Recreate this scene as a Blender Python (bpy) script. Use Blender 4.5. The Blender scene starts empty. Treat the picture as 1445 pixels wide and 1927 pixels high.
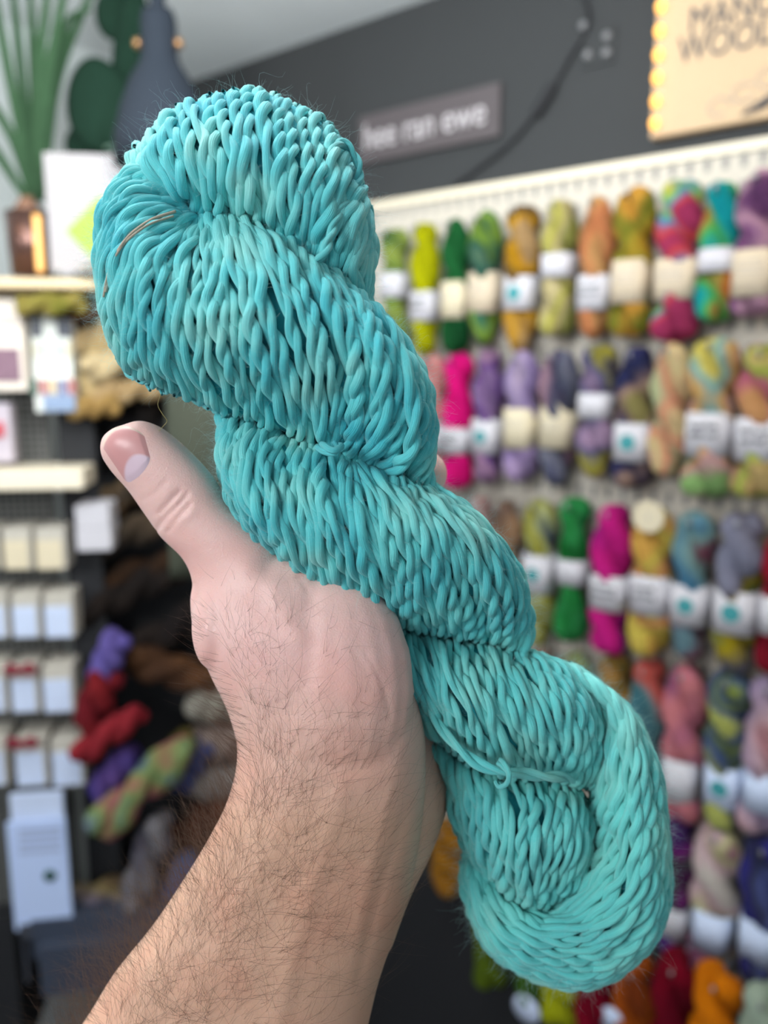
import bpy, math, random
import numpy as np
from mathutils import Vector, Matrix
from mathutils.bvhtree import BVHTree
random.seed(7); rng = np.random.default_rng(7)
sc = bpy.context.scene
COL = sc.collection
PI = math.pi

# ---------------------------------------------------------------- camera
FPX = 1512.0
PITCH = math.radians(9.9)
CAMZ = 1.6
cd = bpy.data.cameras.new('camera'); cam = bpy.data.objects.new('camera', cd); COL.objects.link(cam)
cam.location = (0, 0, CAMZ); cam.rotation_euler = (PI/2 - PITCH, 0, 0)
cd.sensor_fit = 'VERTICAL'; cd.sensor_height = 24; cd.sensor_width = 18
cd.lens = 24*FPX/1927
cd.clip_start = 0.01; cd.clip_end = 50
cd.dof.use_dof = True; cd.dof.focus_distance = 0.237; cd.dof.aperture_fstop = 18.83/4.4
cd.dof.aperture_blades = 0
sc.camera = cam
sc.view_settings.view_transform = 'Standard'; sc.view_settings.look = 'None'
sc.view_settings.gamma = 1.0; sc.view_settings.use_curve_mapping = False
sc.view_settings.exposure = 0.0

# ---------------------------------------------------------------- light
wd = bpy.data.worlds.new('world'); sc.world = wd; wd.use_nodes = True
bg = wd.node_tree.nodes['Background']
bg.inputs[0].default_value = (0.80, 0.90, 1.0, 1); bg.inputs[1].default_value = 0.56

def area(name, loc, target, sx, sy, power, col):
    l = bpy.data.lights.new(name, 'AREA'); l.shape = 'RECTANGLE'; l.size = sx; l.size_y = sy
    l.energy = power; l.color = col
    o = bpy.data.objects.new(name, l); COL.objects.link(o); o.location = loc
    o.rotation_euler = (Vector(target)-Vector(loc)).to_track_quat('-Z', 'Y').to_euler()
    return o
# the shop window behind and to the left of the photographer, warm ceiling spots over the yarn wall
area('window_daylight', (-1.1, -0.75, 2.15), (0.05, 0.45, 1.5), 0.9, 0.6, 29, (0.96, 0.98, 1.0))
area('ceiling_fill', (-0.15, 0.45, 1.97), (-0.35, 0.85, 2.3), 0.6, 0.4, 15, (0.92, 0.97, 1.0))  # added light above the view, only there to brighten the ceiling
area('background_fill', (-0.25, 0.55, 2.2), (0.35, 1.3, 1.25), 0.8, 0.5, 8, (0.93, 0.96, 1.0))  # added cool fill under the ceiling, lifts the background behind the hand
area('track_lamp', (0.80, 0.50, 2.23), (0.85, 0.80, 1.85), 0.9, 0.10, 4.6, (1.0, 0.74, 0.46))
area('shelf_spot_lamp', (-0.75, 0.75, 2.2), (-0.55, 1.35, 1.6), 0.3, 0.2, 1.4, (1.0, 0.80, 0.55))

# ---------------------------------------------------------------- maths helpers
Rc = np.array(Matrix.Rotation(PI/2 - PITCH, 3, 'X'))
C0 = np.array([0, 0, CAMZ])
def P(u, v, d):
    u = np.asarray(u, float); v = np.asarray(v, float); d = np.asarray(d, float)
    u, v, d = np.broadcast_arrays(u, v, d)
    c = np.stack([(u-722.5)/FPX*d, -(v-963.5)/FPX*d, -d], -1)
    return c @ Rc.T + C0
def toeye(p):                                   # pixel of a point
    c = (np.asarray(p)-C0) @ Rc
    return 722.5 + FPX*c[..., 0]/-c[..., 2], 963.5 - FPX*c[..., 1]/-c[..., 2], -c[..., 2]
def on_plane(u, v, n, k):
    r = P(u, v, 1.0) - C0
    t = (k - C0 @ n)/(r @ n)
    return C0 + r*t
def lin(c):
    c = np.array(c[:3], float)/255
    return tuple(np.where(c <= .04045, c/12.92, ((c+.055)/1.055)**2.4)) + (1.0,)
def crom(pts, n):
    """Catmull-Rom through pts resampled evenly to n"""
    pts = np.asarray(pts, float)
    p = np.vstack([2*pts[0]-pts[1], pts, 2*pts[-1]-pts[-2]])
    out = []
    m = 12
    for i in range(len(pts)-1):
        t = np.linspace(0, 1, m, endpoint=False)[:, None]
        a, b, c, d = p[i], p[i+1], p[i+2], p[i+3]
        out.append(.5*((2*b)+(-a+c)*t+(2*a-5*b+4*c-d)*t*t+(-a+3*b-3*c+d)*t**3))
    out.append(pts[-1][None]); o = np.vstack(out)
    L = np.r_[0, np.cumsum(np.linalg.norm(np.diff(o, axis=0), axis=1))]; L /= L[-1]
    q = np.linspace(0, 1, n)
    return np.stack([np.interp(q, L, o[:, k]) for k in range(o.shape[1])], 1)
def cinterp(pts, q):
    """Catmull-Rom along axis 0 at uniform parameters q in 0..1 (pts: K,...)"""
    K = len(pts); x = np.clip(q, 0, 1)*(K-1); i = np.minimum(x.astype(int), K-2); t = x-i
    g = lambda j: pts[np.clip(j, 0, K-1)]
    sh = (-1,)+(1,)*(pts.ndim-1); t = t.reshape(sh)
    a, b, c, d = g(i-1), g(i), g(i+1), g(i+2)
    a = np.where((i == 0).reshape(sh), 2*b-c, a); d = np.where((i == K-2).reshape(sh), 2*c-b, d)
    return .5*((2*b)+(-a+c)*t+(2*a-5*b+4*c-d)*t*t+(-a+3*b-3*c+d)*t**3)

# ---------------------------------------------------------------- mesh helpers
def mesh(name, V, F, mat=None, parent=None, uv=None, smooth=True):
    V = np.asarray(V, float)
    me = bpy.data.meshes.new(name)
    if isinstance(F, np.ndarray) and F.ndim == 2:
        k = F.shape[1]
        me.vertices.add(len(V)); me.vertices.foreach_set('co', V.ravel())
        me.loops.add(F.size); me.loops.foreach_set('vertex_index', F.ravel().astype(np.int32))
        me.polygons.add(len(F)); me.polygons.foreach_set('loop_start', (np.arange(len(F))*k).astype(np.int32))
        me.update(calc_edges=True)
        if uv is not None:
            l = me.uv_layers.new(name='UVMap'); l.data.foreach_set('uv', np.asarray(uv, float)[F.ravel()].ravel())
    else:
        me.from_pydata([tuple(x) for x in V], [], [tuple(int(i) for i in f) for f in F]); me.update()
    if smooth: me.polygons.foreach_set('use_smooth', [True]*len(me.polygons))
    me.validate()
    o = bpy.data.objects.new(name, me); COL.objects.link(o)
    if mat: me.materials.append(mat)
    if parent: o.parent = parent
    return o
def tubes(Pts, R, seg):
    """Pts S,N,3 ; R S,N -> verts, quads (closed ring tubes, open ends), uv, frames"""
    S, N, _ = Pts.shape
    T = np.gradient(Pts, axis=1); T /= np.linalg.norm(T, axis=2, keepdims=True)+1e-12
    n = np.zeros_like(T)
    ref = np.tile(np.array([0.31, 0.87, 0.38]), (S, 1))
    n0 = ref - (ref*T[:, 0]).sum(1, keepdims=True)*T[:, 0]; n[:, 0] = n0/np.linalg.norm(n0, axis=1, keepdims=True)
    for i in range(1, N):
        q = n[:, i-1] - (n[:, i-1]*T[:, i]).sum(1, keepdims=True)*T[:, i]
        n[:, i] = q/(np.linalg.norm(q, axis=1, keepdims=True)+1e-12)
    b = np.cross(T, n)
    L = np.concatenate([np.zeros((S, 1)), np.cumsum(np.linalg.norm(np.diff(Pts, axis=1), axis=2), axis=1)], 1)
    a = np.linspace(0, 2*PI, seg, endpoint=False)
    V = Pts[:, :, None] + R[:, :, None, None]*(np.cos(a)[None, None, :, None]*n[:, :, None]+np.sin(a)[None, None, :, None]*b[:, :, None])
    idx = np.arange(S*N*seg).reshape(S, N, seg)
    A = idx[:, :-1]; B = idx[:, 1:]
    F = np.stack([A, np.roll(A, -1, 2), np.roll(B, -1, 2), B], -1).reshape(-1, 4)
    uv = np.stack([np.broadcast_to(np.abs(a/PI-1)[None, None], V.shape[:3])+np.arange(S)[:, None, None]*3.3,
                   np.broadcast_to(L[:, :, None], V.shape[:3])*100], -1)
    return V.reshape(-1, 3), F, uv.reshape(-1, 2), (n, b, L)
def box(name, a, b, mat, parent=None, bev=0.0):
    (x0, y0, z0), (x1, y1, z1) = a, b
    V = [(x, y, z) for x in (x0, x1) for y in (y0, y1) for z in (z0, z1)]
    F = [(0, 1, 3, 2), (4, 6, 7, 5), (0, 4, 5, 1), (2, 3, 7, 6), (0, 2, 6, 4), (1, 5, 7, 3)]
    o = mesh(name, V, F, mat, parent, smooth=False)
    if bev:
        m = o.modifiers.new('b', 'BEVEL'); m.width = bev; m.segments = 2
    return o
def lathe(name, prof, mat, parent=None, seg=40, axis0=(0, 0, 0), close=True):
    V = []; F = []
    for r, z in prof:
        for k in range(seg):
            a = 2*PI*k/seg; V.append((axis0[0]+r*math.cos(a), axis0[1]+r*math.sin(a), axis0[2]+z))
    for i in range(len(prof)-1):
        for k in range(seg):
            F.append((i*seg+k, i*seg+(k+1) % seg, (i+1)*seg+(k+1) % seg, (i+1)*seg+k))
    if close:
        F.append(tuple(range(seg-1, -1, -1))); F.append(tuple((len(prof)-1)*seg+k for k in range(seg)))
    return mesh(name, V, F, mat, parent)
def rod(name, pts, r, mat, parent=None, seg=8, n=None):
    p = crom(pts, n or 8*len(pts)); N = len(p)
    V, F, uv, _ = tubes(p[None], np.full((1, N), r) if np.isscalar(r) else np.interp(np.linspace(0, 1, N), np.linspace(0, 1, len(r)), r)[None], seg)
    F = [tuple(f) for f in F]+[tuple(range(seg-1, -1, -1)), tuple(range((N-1)*seg, N*seg))]
    return mesh(name, V, F, mat, parent)
def empty(name, loc, rz=0, ry=0):
    o = bpy.data.objects.new(name, None); COL.objects.link(o); o.location = loc; o.rotation_euler = (0, ry, rz); o.empty_display_size = .02
    return o
def tag(o, label, cat, group=None, kind=None):
    if label: o['label'] = label
    if cat: o['category'] = cat
    if group: o['group'] = group
    if kind: o['kind'] = kind
    return o

# ---------------------------------------------------------------- materials
def mat_plain(name, c, rough=.6, metal=0, spec=.5, bump=0, bscale=60, var=0, emit=None):
    m = bpy.data.materials.new(name); m.use_nodes = True; nt = m.node_tree; b = nt.nodes['Principled BSDF']
    b.inputs['Base Color'].default_value = lin(c); b.inputs['Roughness'].default_value = rough
    b.inputs['Metallic'].default_value = metal; b.inputs['Specular IOR Level'].default_value = spec
    tc = nt.nodes.new('ShaderNodeTexCoord')
    nz = nt.nodes.new('ShaderNodeTexNoise'); nz.inputs['Scale'].default_value = bscale; nz.inputs['Detail'].default_value = 4
    nt.links.new(tc.outputs['Object'], nz.inputs['Vector'])
    mix = nt.nodes.new('ShaderNodeMix'); mix.data_type = 'RGBA'; l = lin(c)
    mix.inputs[6].default_value = tuple(x*(1-var) for x in l[:3])+(1,); mix.inputs[7].default_value = tuple(min(1, x*(1+var)) for x in l[:3])+(1,)
    nt.links.new(nz.outputs['Fac'], mix.inputs[0]); nt.links.new(mix.outputs[2], b.inputs['Base Color'])
    if bump:
        bp = nt.nodes.new('ShaderNodeBump'); bp.inputs['Strength'].default_value = bump; bp.inputs['Distance'].default_value = .002
        nt.links.new(nz.outputs['Fac'], bp.inputs['Height']); nt.links.new(bp.outputs[0], b.inputs['Normal'])
    if emit:
        b.inputs['Emission Color'].default_value = lin(emit[:3]); b.inputs['Emission Strength'].default_value = emit[3]
    return m
def mat_dyed(name, cols, seed=0, scale=14):
    """hand-dyed wool: patches of several colours, fine plied grooves"""
    m = bpy.data.materials.new(name); m.use_nodes = True; nt = m.node_tree; b = nt.nodes['Principled BSDF']
    b.inputs['Roughness'].default_value = .85; b.inputs['Specular IOR Level'].default_value = .12
    def sat(c, k=(1.0 if name.startswith('loose') else 1.08)):
        g = sum(c)/3; return tuple(min(255, max(0, g+(x-g)*k)) for x in c)
    cols = [sat(c) for c in cols]
    tc = nt.nodes.new('ShaderNodeTexCoord'); mp = nt.nodes.new('ShaderNodeMapping')
    mp.inputs['Location'].default_value = (seed*1.7, seed*.9, seed*2.3); mp.inputs['Scale'].default_value = (1, 1, .8)
    nz = nt.nodes.new('ShaderNodeTexNoise'); nz.inputs['Scale'].default_value = scale; nz.inputs['Detail'].default_value = .8
    nt.links.new(tc.outputs['Object'], mp.inputs[0]); nt.links.new(mp.outputs[0], nz.inputs['Vector'])
    rp = nt.nodes.new('ShaderNodeValToRGB'); e = rp.color_ramp.elements
    n = len(cols)
    if n == 1:
        cols = [cols[0], tuple(x*.82 for x in cols[0])]; n = 2
    ps = np.linspace(.34, .66, n)
    e[0].position = ps[0]; e[0].color = lin(cols[0]); e[1].position = ps[-1]; e[1].color = lin(cols[-1])
    for k in range(1, n-1):
        x = e.new(ps[k]); x.color = lin(cols[k])
    nt.links.new(nz.outputs['Fac'], rp.inputs[0]); nt.links.new(rp.outputs[0], b.inputs['Base Color'])
    wv = nt.nodes.new('ShaderNodeTexWave'); wv.inputs['Scale'].default_value = 1.0; wv.inputs['Distortion'].default_value = 1.5
    uvn = nt.nodes.new('ShaderNodeUVMap'); mp2 = nt.nodes.new('ShaderNodeMapping'); mp2.inputs['Scale'].default_value = (4, .1, 1)
    nt.links.new(uvn.outputs[0], mp2.inputs[0]); nt.links.new(mp2.outputs[0], wv.inputs['Vector'])
    bp = nt.nodes.new('ShaderNodeBump'); bp.inputs['Strength'].default_value = .8; bp.inputs['Distance'].default_value = .003
    nt.links.new(wv.outputs['Fac'], bp.inputs['Height']); nt.links.new(bp.outputs[0], b.inputs['Normal'])
    return m

M = {}
M['white'] = mat_plain('paper_white', (194, 191, 196), .7, var=.04)
M['cool_white'] = mat_plain('paper_cool', (196, 208, 232), .7, var=.04)
M['cream'] = mat_plain('paper_cream', (210, 197, 168), .75, var=.04)
M['beige'] = mat_plain('paper_beige', (202, 185, 160), .75, var=.04)
M['dot'] = mat_plain('ink_teal', (52, 138, 142), .6)
M['ink'] = mat_plain('ink_dark', (70, 70, 74), .6)
M['inklight'] = mat_plain('ink_grey', (150, 148, 152), .7)
M['steel'] = mat_plain('hook_steel', (170, 172, 176), .3, 1)
M['black'] = mat_plain('matte_black', (22, 23, 27), .7, bump=.1, var=.2)
M['darkgrey'] = mat_plain('dark_grey', (60, 63, 72), .5, var=.1)
M['wallwhite'] = mat_plain('wall_paint_pale', (196, 204, 204), .85, bump=.05, var=.03)
M['ceil'] = mat_plain('ceiling_paint', (234, 239, 241), .85, bump=.05, var=.03)
M['walldark'] = mat_plain('wall_paint_charcoal', (47, 49, 50), .8, bump=.1, var=.06)
M['floor'] = mat_plain('floor_boards', (70, 58, 48), .6, bump=.2, bscale=12, var=.2)
M['wood'] = mat_plain('pale_wood', (214, 190, 150), .55, bump=.1, bscale=25, var=.1)
M['card_brown'] = mat_plain('cardboard', (186, 180, 168), .8, var=.1)

# ================================================================ THE SETTING
# right wall: charcoal above, pegboard below, running away to the left
ANG = math.radians(38.4)
NR = np.array([math.sin(ANG), math.cos(ANG), 0]); XR = np.array([math.cos(ANG), -math.sin(ANG), 0]); KR = 1.22
RZ = -ANG
def W(u, v, off=0): return on_plane(u, v, NR, KR-off)
CEZ = float((W(400, 140)[2]+W(780, 7)[2])/2)
corner = W(360, 400)
xc = float(corner @ XR)               # corner coordinate along XR
def rbox(name, x0, x1, y0, y1, z0, z1, mat, parent=None, bev=0):
    """box in the wall's own frame: x along the wall, y into it"""
    o = box(name, (x0, y0, z0), (x1, y1, z1), mat, parent, bev)
    if parent is None: o.rotation_euler = (0, 0, RZ)
    return o
st = lambda o: tag(o, None, None, kind='structure')
st(rbox('wall_right', xc, 2.6, KR, KR+.1, 0, CEZ, M['walldark']))
st(rbox('wall_back', xc-.1, xc, -2.0, KR+.1, 0, CEZ, M['wallwhite']))
st(rbox('ceiling', xc-.1, 2.6, -2.0, KR+.1, CEZ, CEZ+.08, M['ceil']))
st(rbox('floor', xc-.1, 2.6, -2.0, KR+.1, -.08, 0, M['floor']))

# ---------------------------------------------------------------- pegboard on the right wall
def mat_peg():
    m = bpy.data.materials.new('pegboard_cream'); m.use_nodes = True; nt = m.node_tree; b = nt.nodes['Principled BSDF']
    b.inputs['Roughness'].default_value = .6
    tc = nt.nodes.new('ShaderNodeTexCoord'); sep = nt.nodes.new('ShaderNodeSeparateXYZ'); nt.links.new(tc.outputs['Object'], sep.inputs[0])
    def saw(sock, per, lo, off=0):
        a = nt.nodes.new('ShaderNodeMath'); a.operation = 'MULTIPLY_ADD'; a.inputs[1].default_value = 1/per; a.inputs[2].default_value = off+50
        f = nt.nodes.new('ShaderNodeMath'); f.operation = 'FRACT'; g = nt.nodes.new('ShaderNodeMath'); g.operation = 'LESS_THAN'; g.inputs[1].default_value = lo
        nt.links.new(sock, a.inputs[0]); nt.links.new(a.outputs[0], f.inputs[0]); nt.links.new(f.outputs[0], g.inputs[0]); return g.outputs[0]
    x = saw(sep.outputs['X'], .024, .34); z = saw(sep.outputs['Z'], .036, .5)
    mu = nt.nodes.new('ShaderNodeMath'); mu.operation = 'MULTIPLY'; nt.links.new(x, mu.inputs[0]); nt.links.new(z, mu.inputs[1])
    mix = nt.nodes.new('ShaderNodeMix'); mix.data_type = 'RGBA'; mix.inputs[6].default_value = lin((194, 186, 172)); mix.inputs[7].default_value = lin((128, 124, 120))
    nt.links.new(mu.outputs[0], mix.inputs[0]); nt.links.new(mix.outputs[2], b.inputs['Base Color'])
    return m
pz = float((W(700, 400)[2]+W(1440, 287)[2])/2)
pzb = float(W(1300, 1790)[2])
PEGY = KR-.022
pegL = float(W(600, 600) @ XR)
peg = rbox('pegboard', pegL, 1.35, PEGY, KR-.002, pzb, pz, mat_peg())
tag(peg, 'cream slotted pegboard on the charcoal wall, hung with rows of yarn hanks', 'pegboard')
trimo = rbox('top_rail', pegL, 1.35, PEGY-.006, KR-.003, pz-.001, pz+.012, mat_plain('rail_cream', (225, 214, 190), .5)); trimo.rotation_euler = (0, 0, 0); trimo.parent = peg
cab = rbox('display_cabinet', pegL+.0, 1.35, KR-.10, KR-.003, 0.0, pzb-.01, M['black'])
tag(cab, 'black display cabinet standing under the pegboard, yarn in front of it', 'cabinet')

# ---------------------------------------------------------------- background hanks
def hank_mesh(name, L, w, mat, parent, turns=1.25, n=56, seg=22, ph0=.4, depth=.9, lab_s=9., sqz=.17):
    """two plump plies twisted round each other, both closed into a rounded end loop"""
    Vs = []; Fs = []; UV = []; base = 0
    s = np.linspace(0, 1, n)
    for k in range(2):
        a = ph0+PI*k+2*PI*turns*s
        env = np.clip(np.minimum(s, 1-s)/.10, 0, 1); env = np.sin(env*PI/2)
        sq = 1-sqz*np.exp(-((s-lab_s)/.13)**4); r1 = w*.225*env*sq; r2 = w*.28*sq*np.sqrt(np.clip(np.minimum(s, 1-s)/.08, 0.02, 1))
        c = np.stack([r1*np.cos(a), r1*np.sin(a)*depth, -L*s], 1)
        r2 = r2*(1+.05*np.sin(9*s*PI+k))
        V, F, uv, _ = tubes(c[None], r2[None], seg)
        tw = np.arange(seg)[None, :]/seg
        u = np.tile(np.abs(((tw+s[:, None]*2.0) % 1)*2-1), 1).reshape(-1)
        F = [tuple(f+base) for f in F]+[tuple(base+i for i in range(seg-1, -1, -1)), tuple(base+(n-1)*seg+i for i in range(seg))]
        Vs.append(V); Fs += F; UV.append(np.stack([u*3, np.repeat(s, seg)*3], 1)); base += len(V)
    o = mesh(name, np.vstack(Vs), Fs, mat, parent)
    lay = o.data.uv_layers.new(name='UVMap'); U = np.vstack(UV)
    li = np.empty(len(o.data.loops), np.int32); o.data.loops.foreach_get('vertex_index', li)
    lay.data.foreach_set('uv', U[li].ravel())
    return o
def paper_band(parent, z0, z1, w, mat, logo=None, house=False, bw=.44):
    """paper sleeve round the hank; front side towards -y"""
    seg = 32; V = []; F = []
    for z in (z0, z1):
        for k in range(seg):
            a = 2*PI*k/seg; ca, sa = math.cos(a), math.sin(a)
            x = bw*w*math.copysign(abs(ca)**.7, ca); y = (bw-.02)*w*math.copysign(abs(sa)**.7, sa)
            zz = z
            if house and z == z1 and y < 0: zz = z+max(0, .35*w*(1-abs(x)/(.4*w)))
            V.append((x, y, zz))
    for k in range(seg): F.append((k, (k+1) % seg, seg+(k+1) % seg, seg+k))
    b = mesh('paper_label', V, F, mat, parent)
    sd = b.modifiers.new('s', 'SOLIDIFY'); sd.thickness = .0008; sd.offset = 1
    zc = (z0+z1)/2; yf = -(bw-.02)*w-.0016
    if logo == 'dot':
        r = min(.19*w, .42*abs(z1-z0)); V = [(0, yf, zc)]+[(r*math.cos(2*PI*k/20)+.0*w, yf, zc+r*math.sin(2*PI*k/20)) for k in range(20)]
        V += [(x, y+.0006, z) for x, y, z in V]
        F = [(0, 1+(k+1) % 20, 1+k) for k in range(20)]+[(1+k, 1+(k+1) % 20, 22+(k+1) % 20, 22+k) for k in range(20)]
        mesh('round_logo', V, F, M['dot'], b, smooth=False)
    elif logo:
        # brushed lettering too small to read: a few ink strokes
        rr = random.Random(int(w*1e6)+int(abs(z0)*1e5))
        V = []; F = []
        hh = abs(z1-z0)
        mt = M['ink'] if logo == 'ink' else M['inklight']
        rows = 2 if logo == 'ink' else 3
        for r_ in range(rows):
            z = zc+hh*(.18-.22*r_) if logo == 'ink' else zc+hh*(.25-.12*r_)
            x = -.26*w
            while x < .22*w:
                lw = rr.uniform(.04, .09)*w; th = (.07 if logo == 'ink' else .018)*w; dz = rr.uniform(-.03, .06)*w*(1 if logo == 'ink' else .2)
                i = len(V)
                V += [(x, yf, z-th/2), (x+lw, yf, z-th/2+dz), (x+lw, yf, z+th/2+dz), (x, yf, z+th/2)]
                V += [(a, c+.0005, d) for a, c, d in V[i:i+4]]
                F += [(i, i+1, i+2, i+3), (i, i+4, i+5, i+1), (i+2, i+6, i+7, i+3), (i+1, i+5, i+6, i+2), (i, i+3, i+7, i+4)]
                x += lw*rr.uniform(.8, 1.5)
        mesh('printed_lettering', V, F, mt, b, smooth=False)
    return b
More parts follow.
